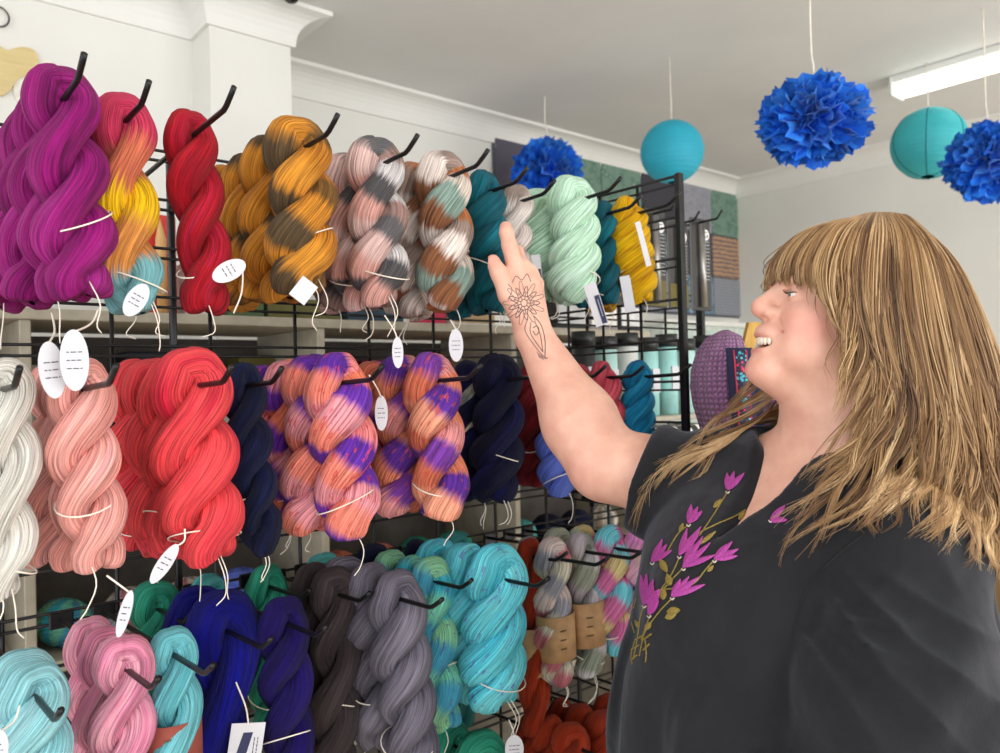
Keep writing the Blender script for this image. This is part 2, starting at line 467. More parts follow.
PAL = {
 'magenta': yarn('magenta', [(96, 4, 74), (138, 14, 104), (160, 40, 128)]),
 'sunset': yarn('sunset', [(200, 54, 90), (206, 110, 80), (240, 190, 20), (214, 140, 70), (120, 178, 184), (140, 190, 186)], .30, jitter=.10, once=True),
 'crimson': yarn('crimson', [(128, 8, 30), (168, 14, 32), (180, 30, 66)]),
 'gold': yarn('gold', [(186, 118, 34), (206, 138, 46), (84, 68, 46), (196, 128, 40), (112, 78, 36)], .62, jitter=.07),
 'rosegrey': yarn('rosegrey', [(204, 152, 142), (214, 180, 174), (96, 94, 96), (150, 120, 112), (204, 198, 198), (80, 78, 80)], .62, jitter=.08),
 'copper': yarn('copper', [(176, 106, 62), (214, 200, 188), (132, 156, 146), (130, 84, 56), (222, 208, 200), (150, 130, 120)], .60, jitter=.09),
 'teal': yarn('teal', [(2, 62, 76), (4, 86, 100), (12, 108, 122)]),
 'cream_grey': yarn('cream_grey', [(224, 214, 206), (236, 230, 224), (150, 134, 124), (210, 196, 190)], .7),
 'mint': yarn('mint', [(168, 208, 178), (186, 222, 196), (200, 232, 216)]),
 'mustard': yarn('mustard', [(190, 134, 0), (216, 164, 2), (228, 184, 14)]),
 'cream': yarn('cream', [(200, 196, 186), (220, 217, 208), (230, 227, 220)]),
 'blush': yarn('blush', [(222, 142, 134), (234, 164, 154), (234, 170, 174)]),
 'coral': yarn('coral', [(214, 50, 66), (230, 74, 78), (200, 32, 62)]),
 'deepred': yarn('deepred', [(176, 26, 40), (206, 44, 48), (150, 16, 30)]),
 'navy': yarn('navy', [(6, 10, 32), (10, 18, 52), (16, 28, 70)]),
 'berry': yarn('berry', [(240, 136, 118), (96, 44, 160), (244, 140, 140), (236, 128, 96), (110, 52, 176), (232, 150, 160)], .60, speck=(208, 70, 70), jitter=.035),
 'peach': yarn('peach', [(232, 138, 106), (92, 46, 150), (236, 158, 130), (206, 110, 84), (120, 60, 160), (228, 150, 150)], .55, speck=(206, 84, 66), jitter=.04),
 'orangepink': yarn('orangepink', [(214, 100, 64), (206, 120, 96), (196, 86, 66)]),
 'sage': yarn('sage', [(196, 190, 176), (120, 128, 126), (214, 208, 190), (160, 140, 120)], .8),
 'midnight': yarn('midnight', [(3, 4, 28), (5, 8, 50), (10, 14, 74)]),
 'maroon': yarn('maroon', [(96, 16, 24), (126, 24, 34), (146, 34, 44)]),
 'periwinkle': yarn('periwinkle', [(74, 92, 186), (96, 116, 208), (112, 134, 220)]),
 'rose': yarn('rose', [(178, 54, 76), (200, 72, 90), (212, 92, 104)]),
 'azure': yarn('azure', [(6, 104, 150), (14, 130, 178), (40, 152, 196)]),
 'aqua': yarn('aqua', [(120, 186, 194), (146, 204, 212), (164, 216, 222)]),
 'pinkmarl': yarn('pinkmarl', [(206, 112, 142), (236, 168, 186), (226, 134, 166), (190, 120, 150)], None),
 'seafoam': yarn('seafoam', [(88, 178, 190), (112, 196, 206), (128, 206, 214)]),
 'royal': yarn('royal', [(1, 2, 74), (2, 4, 104), (5, 8, 128)]),
 'indigo': yarn('indigo', [(12, 2, 56), (20, 4, 82), (30, 10, 104)]),
 'umber': yarn('umber', [(40, 32, 34), (58, 48, 50), (74, 64, 66)]),
 'slate': yarn('slate', [(82, 78, 92), (106, 102, 116), (124, 120, 134)]),
 'lagoon': yarn('lagoon', [(60, 176, 196), (120, 206, 178), (70, 160, 190), (140, 206, 160)], .7, speck=(90, 80, 150)),
 'turquoise': yarn('turquoise', [(60, 186, 210), (96, 206, 222), (126, 216, 222)], None, speck=(110, 110, 190)),
 'rust': yarn('rust', [(120, 32, 8), (150, 44, 12), (170, 58, 20)]),
 'faded': yarn('faded', [(214, 196, 190), (190, 110, 120), (206, 200, 180), (150, 150, 160)], .9),
 'lichen': yarn('lichen', [(160, 164, 146), (190, 180, 186), (136, 144, 128), (206, 206, 206)], .8),
 'pastel': yarn('pastel', [(196, 90, 146), (130, 196, 206), (220, 200, 140), (206, 110, 160), (110, 200, 214)], .7),
 'candy': yarn('candy', [(222, 140, 200), (206, 160, 220), (226, 214, 160), (236, 180, 206)], .7),
 'green': yarn('green', [(20, 110, 90), (36, 140, 112), (60, 160, 130)]),
 'bluegrn': yarn('bluegrn', [(30, 120, 130), (70, 160, 160), (110, 190, 180)]),
 'lime': yarn('lime', [(150, 170, 30), (176, 192, 50)]),
 'hotpink': yarn('hotpink', [(200, 30, 110), (224, 60, 140)]),
 'greyknit': yarn('greyknit', [(120, 120, 126), (170, 170, 176)]),
}
ROWZ = {1: CAMZ + .322, 2: CAMZ + .008, 3: CAMZ - .310, 4: CAMZ - .628}
ROWN = {1: 'top', 2: 'middle', 3: 'lower', 4: 'bottom'}
ORD = ['frontmost', 'second from the front', 'third from the front', 'fourth from the front', 'fifth from the front']

def hook(x, zrow, ytip, desc, row):
    """wire hook: back plate on the grid, straight arm rising a little, upturned tip"""
    m = MB(); sl = .06
    zb = zrow - sl * (YP - ytip) * .5
    tip = ytip
    pts = [(x, YP - .012, zb), (x, tip, zrow + sl * .5 * (YP - tip) * .3)]
    zt = pts[1][2]
    path = [pts[0], (x, (YP + tip)/2, (zb + zt)/2 ), (x, tip + .006, zt - .001), (x, tip - .002, zt + .002), (x, tip - .017, zt + .011), (x, tip - .025, zt + .0165)]
    h = thing('display_hook', desc, 'hook', (0, 0, 0), 0, 'wire hooks on the gridwall')
    m.tube(path, .0034, 8); m.build('arm', M_black, h, True)
    MB().box((x - .016, YP - .016, zb - .012), (x + .016, YP - .0095, zb + .012), .002).build('back_plate', M_black, h)
    return zb, zt

count = 0
SK = {}
def hang(row, px, yb, Wpx, n, pal, col, where, lean=0, turns=2.0, yf=1.0, pitch=None, hi=True, backpal=None, tipy=None, spread=0.0, phase=0.0, Lmul=None, colb=None):
    """hang n skeins on one hook; px = image column of the front skein's hook point"""
    global count
    zr = ROWZ[row]
    p0 = CAM + ray(px, 376) * (yf / ray(px, 376).y); x = p0.x
    dep = depth_of((x, yf, zr)); W = Wpx * .94 * dep / F; turns *= .80
    yhook = 376.5 - (zr - CAMZ) / dep * F + 8
    L = (yb - yhook) / F * dep
    pit = pitch if pitch else W * .86
    ytip = (tipy if tipy else yf - W * .5 - .012) - .030
    zb, zt = hook(x, zr, ytip, f'black wire hook on the {ROWN[row]} row holding the {col} {"skeins" if n > 1 else "skein"}', row)
    out = []
    for k in range(n):
        y = yf + pit * k
        if y > YP - .03: break
        count += 1
        Lk = L * (1 if k == 0 else random.uniform(.93, 1.03)); Wk = W * (1 if k == 0 else random.uniform(.92, 1.02))
        V, Fq, uv, r0 = skein_mesh(Lk, Wk, turns * random.uniform(.94, 1.06), count * 1.7, hi)
        pk = pal if (k == 0 or backpal is None) else backpal
        ck = col if (k == 0 or colb is None) else colb
        if n > 1:
            lab = f'{ck} twisted yarn skein, {ORD[k]} on its {ROWN[row]} row hook'
            grp = f'{col} skeins on {where}'
        else:
            lab = f'single {ck} twisted skein on {where}'; grp = None
        e = thing('yarn_skein', lab, 'yarn skein', (x, y, zt - (zt - zb) * (y - ytip) / (YP - ytip) + .0034), 0, f'{ROWN[row]} row yarn skeins')
        e.rotation_euler = (random.uniform(-.02, .03) - .02 * k, (lean if k == 0 else lean * .6 + random.uniform(-.03, .05) + spread * k), phase + random.uniform(-.25, .25))
        o = mesh_np('hank', V, Fq, PAL[pk], uv, True, e)
        if k == 0 or random.random() < .5: add_tie(e, Lk, Wk, count, random.uniform(.62, .88), hi)
        out.append((e, Lk, Wk, x, y, zr))
    SK[col] = out
    return out

# --- top row
a = hang(1, 66, 312, 78, 4, 'magenta', 'magenta', 'the top row hook at the far left', lean=-.12, turns=2.0, yf=.97, spread=.075, pitch=.062)
oval_tag(a[0][0], (-.052, -.085, -a[0][1] - .045), (0, .1, .5), .026, .062, (0, -.02, -a[0][1] + .01), 1)
oval_tag(a[1][0], (-.03, -.13, -a[1][1] - .06), (0, -.08, .9), .024, .058, (-.01, -.02, -a[1][1] + .01), 2)
a = hang(1, 128, 326, 64, 2, 'sunset', 'pink yellow aqua variegated', 'the top row hook between magenta and crimson', lean=-.07, turns=1.6, yf=1.0)
oval_tag(a[0][0], (-.018, -.04, -a[0][1] + .035), (.1, .6, .7), .022, .042, None, 3)
a = hang(1, 196, 326, 60, 1, 'crimson', 'crimson', 'the top row hook between two variegated hooks', lean=-.06, turns=2.0, yf=1.0, tipy=.915)
oval_tag(a[0][0], (.022, -.04, -a[0][1] + .072), (.1, 1.1, .75), .024, .044, (.026, -.03, -a[0][1] + .02), 4)
a = hang(1, 302, 308, 74, 4, 'gold', 'golden brown variegated', 'the top row hook left of the pink and grey', lean=-.05, turns=1.9, yf=.985, pitch=.078)
oval_tag(a[0][0], (-.03, -.045, -a[0][1] + .022), (.1, .7, .9), .024, .03, None, 5, 'rect')
a = hang(1, 380, 322, 64, 3, 'rosegrey', 'pink and grey variegated', 'the top row hook right of the golden brown', lean=-.06, turns=1.8, yf=.99, pitch=.078)
oval_tag(a[0][0], (.0, -.035, -a[0][1] - .045), (0, .05, .5), .016, .045, (-.01, -.02, -a[0][1] + .01), 6)
a = hang(1, 447, 328, 64, 3, 'copper', 'copper and sage variegated', 'the top row hook left of the dark teal', lean=.0, turns=1.9, yf=.99, pitch=.078)
oval_tag(a[0][0], (-.008, -.035, -a[0][1] - .03), (0, 0, .5), .022, .05, (-.006, -.02, -a[0][1] + .01), 7)
a = hang(1, 489, 328, 52, 2, 'teal', 'dark teal', 'the top row hook behind the raised hand', lean=0, turns=2.4, yf=1.02)
a = hang(1, 521, 320, 38, 3, 'cream_grey', 'cream and taupe', 'the top row hook next to the fingers', lean=0, turns=2.3, yf=1.04, pitch=.07)
a = hang(1, 577, 320, 56, 3, 'mint', 'mint green', 'the top row hook right of the hand', lean=-.05, turns=2.5, yf=.98, pitch=.085, tipy=.92)
oval_tag(a[0][0], (-.012, -.055, -a[0][1] + .015), (.1, -.25, .55), .022, .075, None, 8, 'strip')
oval_tag(a[1][0], (-.045, -.045, -a[1][1] + .06), (.1, -.06, .5), .026, .085, None, 9, 'strip')
a = hang(1, 608, 318, 30, 2, 'teal', 'peacock teal', 'the top row hook between mint and mustard', lean=-.02, turns=2.6, yf=1.02, hi=False)
oval_tag(a[0][0], (.012, -.04, -a[0][1] + .035), (.1, -.15, .6), .02, .07, None, 10, 'rect')
a = hang(1, 632, 320, 46, 2, 'mustard', 'mustard yellow', 'the top row hook nearest the end panel', lean=-.07, turns=3.4, yf=1.0, pitch=.08, tipy=.93)
oval_tag(a[0][0], (-.035, -.05, -a[0][1] + .13), (.1, -.2, .6), .010, .085, None, 11, 'rect')
# --- middle row
a = hang(2, 2, 608, 66, 2, 'cream', 'off-white', 'the middle row hook cut by the left edge', lean=0, turns=1.9, yf=.96)
a = hang(2, 82, 585, 72, 3, 'blush', 'pale peach pink', 'the middle row hook left of the coral', lean=-.02, turns=2.0, yf=.95, pitch=.058, tipy=.87)
oval_tag(a[0][0], (.02, -.04, -a[0][1] - .02), (0, .3, .6), .012, .05, (.01, -.02, -a[0][1] + .02), 12)
a = hang(2, 192, 580, 86, 4, 'coral', 'coral red', 'the middle row hook left of the navy', lean=-.06, turns=1.7, yf=.97, pitch=.07, tipy=.90, backpal='coral')
oval_tag(a[0][0], (-.06, -.045, -a[0][1] + .045), (.1, .65, .75), .016, .05, (-.035, -.045, -a[0][1] + .08), 13)
hang(2, 244, 568, 52, 1, 'navy', 'navy blue', 'the middle row hook between coral and purple', lean=-.05, turns=2.4, yf=1.02, tipy=.96)
a = hang(2, 338, 556, 74, 4, 'berry', 'coral pink and violet', 'the middle row hook right of the navy', lean=-.04, turns=1.9, yf=.97, pitch=.078, tipy=.91)
oval_tag(a[0][0], (.058, -.02, -.05), (0, .05, .5), .018, .05, (.03, -.03, .005), 14)
a = hang(2, 433, 536, 66, 3, 'peach', 'peach and purple', 'the middle row hook left of the midnight blue', lean=-.03, turns=1.9, yf=.97, pitch=.085, tipy=.91)
hang(2, 466, 490, 36, 2, 'sage', 'grey and cream marled', 'the middle row hook behind the peach and purple', lean=0, turns=2.2, yf=1.1, hi=False)
hang(2, 497, 520, 56, 2, 'midnight', 'midnight blue', 'the middle row hook below the raised hand', lean=-.02, turns=2.1, yf=1.02)
hang(2, 530, 500, 34, 2, 'maroon', 'maroon', 'the middle row hook left of the forearm', lean=0, turns=2.2, yf=1.08, hi=False)
hang(2, 562, 512, 46, 1, 'periwinkle', 'periwinkle blue', 'the middle row hook behind the forearm', lean=.05, turns=2.4, yf=1.02)
hang(2, 602, 470, 40, 3, 'rose', 'dusty rose red', 'the middle row hook behind the elbow', lean=-.05, turns=1.8, yf=1.04, pitch=.06)
hang(2, 638, 462, 36, 1, 'azure', 'azure blue', 'the middle row hook nearest the end panel', lean=-.05, turns=2.4, yf=1.0, tipy=.93)
# --- lower row
a = hang(3, 28, 850, 74, 2, 'aqua', 'pale aqua', 'the lower row hook at the far left', lean=0, turns=1.9, yf=.95, tipy=.88, pitch=.06)
oval_tag(a[0][0], (-.045, -.05, -.03), (0, .1, .5), .02, .04, (-.02, -.03, 0), 15)
hang(3, 118, 860, 66, 3, 'pinkmarl', 'pink marled', 'the lower row hook right of the pale aqua', lean=.05, turns=1.8, yf=.97, tipy=.90, pitch=.075)
a = hang(3, 166, 800, 54, 1, 'seafoam', 'sea-foam blue', 'the lower row hook left of the royal blue', lean=0, turns=1.6, yf=.98, tipy=.90)
paper_band(a[0][0], a[0][1], a[0][2], .56, .05, M_terra, 3)
a = hang(3, 216, 850, 80, 2, 'royal', 'royal blue', 'the lower row hook between sea-foam and indigo', lean=0, turns=1.0, yf=1.04, tipy=.94)
oval_tag(a[0][0], (.008, -.055, -.15), (.05, .15, .65), .042, .075, (0, -.05, -.06), 16, 'card')
hang(3, 278, 830, 60, 1, 'indigo', 'deep indigo', 'the lower row hook right of the royal blue', lean=0, turns=2.1, yf=1.0, tipy=.935)
hang(3, 328, 790, 56, 2, 'umber', 'charcoal brown', 'the lower row hook left of the slate grey', lean=0, turns=2.2, yf=1.09)
hang(3, 392, 790, 66, 3, 'slate', 'slate grey', 'the lower row hook right of the charcoal brown', lean=-.05, turns=2.2, yf=.99, pitch=.078)
hang(3, 426, 744, 52, 3, 'lagoon', 'aqua and green speckled', 'the lower row hook between slate and turquoise', lean=-.04, turns=2.0, yf=1.04, pitch=.06)
a = hang(3, 490, 726, 72, 3, 'turquoise', 'bright turquoise speckled', 'the lower row hook left of the rust', lean=-.02, turns=2.1, yf=.98, pitch=.08, tipy=.91)
oval_tag(a[0][0], (.002, -.03, -a[0][1] - .035), (0, 0, .6), .03, .046, (.002, -.02, -a[0][1] + .01), 17)
a = hang(3, 524, 745, 36, 1, 'rust', 'rust orange', 'the lower row hook right of the turquoise', lean=0, turns=2.0, yf=1.06)
paper_band(a[0][0], a[0][1], a[0][2], .5, .085, M_kraft, 4)
a = hang(3, 547, 702, 42, 2, 'faded', 'faded pink banded', 'the lower row hook right of the rust', lean=-.05, turns=2.2, yf=1.02, tipy=.94)
paper_band(a[0][0], a[0][1], a[0][2], .55, .08, M_kraft, 5)
a = hang(3, 577, 690, 42, 2, 'lichen', 'grey-green and lilac banded', 'the lower row hook left of the pastel', lean=-.02, turns=2.0, yf=1.02, tipy=.93)
paper_band(a[0][0], a[0][1], a[0][2], .52, .08, M_kraft, 6)
hang(3, 605, 668, 48, 2, 'pastel', 'pink and aqua pastel', 'the lower row hook left of the candy pink', lean=-.02, turns=1.8, yf=1.0, tipy=.93)
hang(3, 636, 650, 46, 1, 'candy', 'candy pink and lilac', 'the lower row hook nearest the end panel', lean=0, turns=1.8, yf=.97, tipy=.92)
for px_s, c_, n_, w_ in ((150, 'green', 'forest green', 56), (204, 'bluegrn', 'sea green', 52), (262, 'green', 'jade green', 52), (318, 'bluegrn', 'lagoon green', 48), (368, 'navy', 'ink blue', 46), (412, 'navy', 'storm blue', 42), (452, 'bluegrn', 'mist aqua', 40)):
    hang(3, px_s, 740, w_, 1, c_, n_, 'the lower row, back against the gridwall', turns=2.0, yf=1.215, hi=False, tipy=1.12)
# --- bottom row
hang(4, 560, 850, 46, 3, 'rust', 'left-hand rust', 'the bottom row hook left of the sleeve', lean=0, turns=2.5, yf=.98, hi=False, pitch=.05)
hang(4, 590, 850, 46, 3, 'rust', 'middle rust', 'the bottom row hook beside the sleeve', lean=0, turns=2.5, yf=.98, hi=False, pitch=.05)
hang(4, 618, 850, 40, 2, 'rust', 'right-hand rust', 'the bottom row hook behind the blouse', lean=0, turns=2.5, yf=.98, hi=False, pitch=.05)
hang(4, 470, 900, 60, 2, 'green', 'emerald green', 'the bottom row hook under the turquoise', lean=0, turns=2.2, yf=1.05, hi=False)
hang(4, 300, 960, 60, 1, 'green', 'bottle green', 'the bottom row hook under the indigo', lean=0, turns=2.2, yf=1.1, hi=False)

# ------------------------------------------------------------------ shelving behind the gridwall
M_cream = plain('cream painted wood', (176, 168, 150), .55)
SY0, SY1 = 1.72, 2.08; SX0, SX1 = -.35, 2.15
su = thing('shelving_unit', 'cream painted open shelving unit standing behind the gridwall', 'shelf')
levels = [CAMZ + .17, CAMZ - .17, CAMZ - .51, CAMZ - .85, CAMZ - 1.19, .06]
for zl in levels: MB().box((SX0, SY0, zl - .022), (SX1, SY1, zl), .002).build('shelf', M_cream, su)
for xs in (SX0, .28, .9, 1.52, SX1 - .02): MB().box((xs, SY0 + .005, 0), (xs + .02, SY1 - .005, levels[0] - .022), .002).build('upright', M_cream, su)
MB().box((SX0, SY1, .02), (SX1, SY1 + .008, levels[0] - .03)).build('back_panel', plain('grey backing board', (104, 98, 92), .8), su)

def ball(x, y, z, r, pal, label, group):
    g = random.Random(x * 100); m = []
    Vs, Fs, Us, nn = [], [], [], 0
    n, k = 28, 18
    th = np.linspace(0, PI, k + 1); ph = np.linspace(0, 2*PI, n + 1)
    TH, PH = np.meshgrid(th, ph, indexing='ij')
    rr = r * (1 + .03 * np.sin(9 * PH + 6 * TH) )
    V = np.stack([rr*np.sin(TH)*np.cos(PH), rr*np.sin(TH)*np.sin(PH), rr*.85*np.cos(TH)], -1).reshape(-1, 3)
    i, j = np.meshgrid(np.arange(k), np.arange(n), indexing='ij'); q = n + 1
    Fq = np.stack([i*q+j, (i+1)*q+j, (i+1)*q+j+1, i*q+j+1], -1).reshape(-1, 4)
    U = np.stack([(TH / PI + .3*PH/(2*PI)), PH * .8], -1).reshape(-1, 2)
    o = mesh_np('yarn_ball', V, Fq, PAL[pal], U[Fq.ravel()], True)
    o.location = (x, y, z + r * .85); o.rotation_euler = (g.uniform(-.3, .3), g.uniform(-.3, .3), g.uniform(0, 6))
    return tag(o, label, 'yarn ball', group)
shelf_cols = {1: [('navy', 'navy'), ('green', 'green'), ('hotpink', 'hot pink'), ('bluegrn', 'blue-green'), ('lime', 'lime'), ('maroon', 'maroon'), ('slate', 'grey'), ('teal', 'teal')],
              2: [('green', 'green'), ('bluegrn', 'sea green'), ('navy', 'navy'), ('sage', 'marled'), ('lagoon', 'speckled aqua'), ('faded', 'faded pink'), ('periwinkle', 'periwinkle'), ('orangepink', 'orange')],
              3: [('maroon', 'maroon'), ('umber', 'brown'), ('green', 'green'), ('navy', 'navy'), ('rust', 'rust'), ('teal', 'teal'), ('royal', 'royal blue'), ('greyknit', 'grey')]}
NW = ['first', 'second', 'third', 'fourth', 'fifth', 'sixth', 'seventh', 'eighth', 'ninth', 'tenth', 'eleventh', 'twelfth', 'thirteenth', 'fourteenth', 'fifteenth', 'sixteenth', 'seventeenth', 'eighteenth', 'nineteenth', 'twentieth']
lvln = {1: 'second', 2: 'third', 3: 'fourth'}
for lv in (1, 2, 3):
    xs = np.arange(SX0 + .09, SX1 - .07, .125); idx = 0
    for i, x in enumerate(xs):
        if any(abs(x + 0 - (u + .01)) < .064 for u in (.28, .9, 1.52)): x += .0
        pal, cn = shelf_cols[lv][(i // 2 + lv) % 8]
        if any(abs(x - (u + .01)) < .07 for u in (.28, .9, 1.52)): continue
        ball(x, SY0 + .10, levels[lv], .056, pal, f'{cn} yarn ball on the {lvln[lv]} shelf behind the gridwall, {NW[idx]} from the left', f'yarn balls on the {lvln[lv]} shelf')
        idx += 1

def book(name, cat, x, y0, z, w, d, h, c, label, pages=True, rz=0, cover=None, group=None):
    t = thing(name, label, cat, (x, y0, z), rz, group)
    m = plain(name + ' cover', c, .45)
    b = MB(); b.box((0, 0, 0), (w, .003, h)); b.box((0, 0, 0), (.003, d, h)); b.box((w - .003, 0, 0), (w, d, h)); b.build('cover', m, t)
    MB().box((.003, .003, .003), (w - .003, d - .004, h - .004)).build('pages', plain('paper pages', (230, 226, 214), .8), t)
    return t
zt0 = levels[0]
px_ = lambda px: atY(px, 300, SY0 + .02).x
# front covers facing the room: thin in depth, so books lean flat
def box_item(name, cat, x0, x1, z, h, c, label, d=.06, yoff=.02, c2=None, group=None):
    t = thing(name, label, cat, ((x0 + x1)/2, SY0 + yoff + d/2, z), 0, group)
    w = (x1 - x0)
    MB().box((-w/2, -d/2, 0), (w/2, d/2, h), .003).build('body', plain(name + ' board', c, .55), t)
    if c2: MB().box((-w/2 + .008, -d/2 - .0015, h*.12), (w/2 - .008, -d/2, h*.55), .0005).build('label_panel', plain(name + ' print', c2, .55), t)
    return t
box_item('book', 'book', px_(148), px_(184), zt0, .22, (196, 44, 36), 'tall red book standing on the top shelf behind the crimson skein', .05, .06)
nx = px_(164)
nd = MB()
for_pts = [(nx, SY0 + .03, zt0), (nx, SY0 + .033, zt0 + .16), (nx, SY0 + .035, zt0 + .185), (nx, SY0 + .036, zt0 + .205)]
nd.tube(for_pts, [.011, .011, .006, .0008], 14)
tag(nd.build('knitting_needle', wood_mat('pale wood', (196, 148, 90), (220, 176, 116), 2), None, True), 'giant pale wooden knitting needle standing before the red book', 'knitting needle')
box_item('storage_box', 'box', px_(186) + .01, px_(222), zt0, .12, (214, 208, 204), 'white storage box behind the lower end of the crimson skein', .1, .05, (120, 112, 110))
box_item('storage_box', 'box', px_(232), px_(268), zt0, .06, (70, 96, 60), 'dark green low box behind the golden skeins', .1, .04)
box_item('storage_box', 'box', px_(272), px_(345), zt0, .05, (96, 92, 40), 'olive low box under the golden skeins', .12, .04)
box_item('storage_box', 'box', px_(352), px_(408), zt0, .05, (30, 60, 78), 'dark blue low box under the pink and grey skeins', .12, .04)
box_item('book', 'book', px_(425), px_(452), zt0, .08, (186, 30, 70), 'small crimson pink book under the copper skeins', .05, .05)
box_item('storage_box', 'box', px_(456), px_(500), zt0, .07, (222, 216, 208), 'white box with label under the dark teal skeins', .1, .04, (180, 150, 110))
box_item('storage_box', 'box', px_(560), px_(592), zt0, .14, (26, 26, 28), 'black upright box behind the raised wrist', .1, .04, (200, 200, 200))
box_item('storage_box', 'box', px_(594), px_(622), zt0, .15, (150, 142, 140), 'taupe upright box under the mustard skeins', .1, .04, (232, 228, 220))
box_item('storage_box', 'box', px_(624), px_(646), zt0, .15, (30, 30, 34), 'black upright box left of the end panel', .1, .04, (214, 214, 214))
for i, (pa, pb, hh, cc, cn) in enumerate([(20, 70, .24, (206, 200, 186), 'cream'), (74, 120, .20, (150, 30, 40), 'dark red'), (124, 168, .27, (40, 44, 60), 'dark navy'), (172, 232, .22, (62, 90, 54), 'moss green'), (238, 300, .26, (104, 96, 40), 'olive'), (306, 352, .20, (54, 80, 60), 'bottle green'), (360, 404, .25, (150, 40, 96), 'raspberry'), (410, 452, .22, (196, 60, 90), 'pink'), (458, 500, .26, (196, 176, 140), 'sand'), (506, 548, .22, (60, 44, 40), 'dark brown'), (552, 596, .26, (30, 30, 36), 'charcoal')]):
    xa, xb_ = atY(pa, 300, SY0 + .24).x, atY(pb, 300, SY0 + .24).x
    box_item('storage_box', 'box', xa, xb_, levels[1], hh, cc, f'{cn} storage box at the back of the second shelf', .09, .24, (210, 204, 196) if i % 3 == 0 else None, 'storage boxes on the second shelf')
MB_z = levels[1]

# ------------------------------------------------------------------ needle packs beyond the end panel, tubes, striped box
M_pack = plain('black needle packaging', (34, 33, 34), .3, 0, 40, .1, coat=.4)
M_white = plain('white print', (225, 225, 225), .5)
M_olive = plain('olive print', (96, 86, 30), .5)
def font_letter(ch, size, parent, loc, mat, name='printed_letter', rot=(PI/2, 0, 0)):
    c = bpy.data.curves.new(name, 'FONT'); c.body = ch; c.size = size; c.extrude = .0003; c.align_x = 'CENTER'; c.align_y = 'CENTER'
    tmp = bpy.data.objects.new('tmp', c); COL.objects.link(tmp)
    dg = bpy.context.evaluated_depsgraph_get(); me = bpy.data.meshes.new_from_object(tmp.evaluated_get(dg))
    bpy.data.objects.remove(tmp); me.materials.append(mat)
    o = bpy.data.objects.new(name, me); COL.objects.link(o); o.parent = parent; o.location = loc; o.rotation_euler = rot
    return o
def pack(x, w, ztop, zbot, lab, y=1.16, olive=False):
    t = thing('needle_pack', lab, 'packaging', (x, y, ztop), .0, 'black needle packs beyond the end panel')
    h = ztop - zbot
    MB().box((-w/2, 0, -h), (w/2, .004, 0), .0015).build('card', M_pack, t)
    MB().tube([(0, -.002, -.015), (0, -.004, -h*.96)], w*.12, 10).build('needle', plain('steel needle', (150, 148, 144), .3, .7), t, True)
    b = MB(); 
    n = 24; 
    b.prism([(w*.27 + .014*math.cos(2*PI*i/n), -.0006, -.04 + .014*math.sin(2*PI*i/n)) for i in range(n)], (0, .0006, 0))
    b.build('logo_disc', M_white, t)
    font_letter('G', .022, t, (w*.27, -.001, -.04), M_pack)
    b = MB(); text_strokes(b, w*.35, h*.45, 12, x*77, w*.26, -h*.45, -.0002, .0004); b.build('small_print', M_white, t)
    if olive: MB().box((-w/2 + .004, -.0012, -h + .004), (w/2 - .004, -.0004, -h*.72)).build('olive_panel', M_olive, t)
    # hanging hook
    hk = thing('display_hook', lab.replace('black needle pack', 'black wire hook holding the needle pack'), 'hook', (x, YP, ztop), 0, 'wire hooks beyond the end panel')
    MB().tube([(0, -.01, -.012), (0, y - YP - .05, -.009), (0, y - YP - .066, .010)], .003, 8).build('arm', M_black, hk, True)
    MB().box((-.014, -.015, -.022), (.014, -.009, 0), .002).build('back_plate', M_black, hk)
zpt = CAMZ + .40; 
pack(1.42, .085, zpt, CAMZ + .175, 'black needle pack hanging just past the end panel, leftmost of four', 1.20)
pack(1.515, .085, zpt + .01, CAMZ + .175, 'black needle pack with white logo, second from the left of four', 1.19, True)
pack(1.605, .082, zpt - .005, CAMZ + .175, 'black needle pack with olive foot, third from the left of four', 1.19, True)
pack(1.70, .085, zpt + .01, CAMZ + .175, 'black needle pack right of the end post, rightmost of four', 1.19)
# mint tubes on the lower hooks
def tube_pack(x, y, z0, z1, r, c, lab):
    t = thing('needle_tube', lab, 'packaging', (x, y, z0), 0, 'mint needle tubes under the black packs')
    MB().tube([(0, 0, 0), (0, 0, (z1 - z0)*.84)], r, 18).build('tube', plain('mint tube', c, .35), t, True)
    MB().tube([(0, 0, (z1 - z0)*.84), (0, 0, z1 - z0)], r*1.06, 18).build('cap', plain('black tube cap', (32, 36, 36), .4), t, True)
    b = MB(); b.box((-r*.5, -r*1.02, (z1-z0)*.3), (r*.5, -r*.9, (z1-z0)*.6)); b.build('label_panel', M_tag, t)
tbz = levels[0]
shelf2 = thing('display_shelf', 'white narrow shelf carrying mint tubes beside the end panel', 'shelf', (1.58, 1.24, CAMZ - .085))
MB().box((-.33, -.06, -.012), (.30, .045, 0), .002).build('board', M_cream, shelf2)
MB().box((-.30, .035, -.05), (-.29, .055, -.012)).build('bracket', M_black, shelf2); MB().box((.26, .035, -.05), (.27, .055, -.012)).build('bracket', M_black, shelf2)
for i, (x, c) in enumerate([(1.30, (40, 44, 44)), (1.375, (180, 220, 214)), (1.45, (214, 218, 214)), (1.525, (160, 214, 210)), (1.60, (160, 214, 210)), (1.675, (190, 226, 220)), (1.76, (168, 216, 212))]):
    tube_pack(x, 1.23, CAMZ - .085, CAMZ + .115 - .01 * (i % 2), .026, c, f'{"dark" if i == 0 else "mint"} needle tube on the narrow white shelf, {NW[i]} from the left')
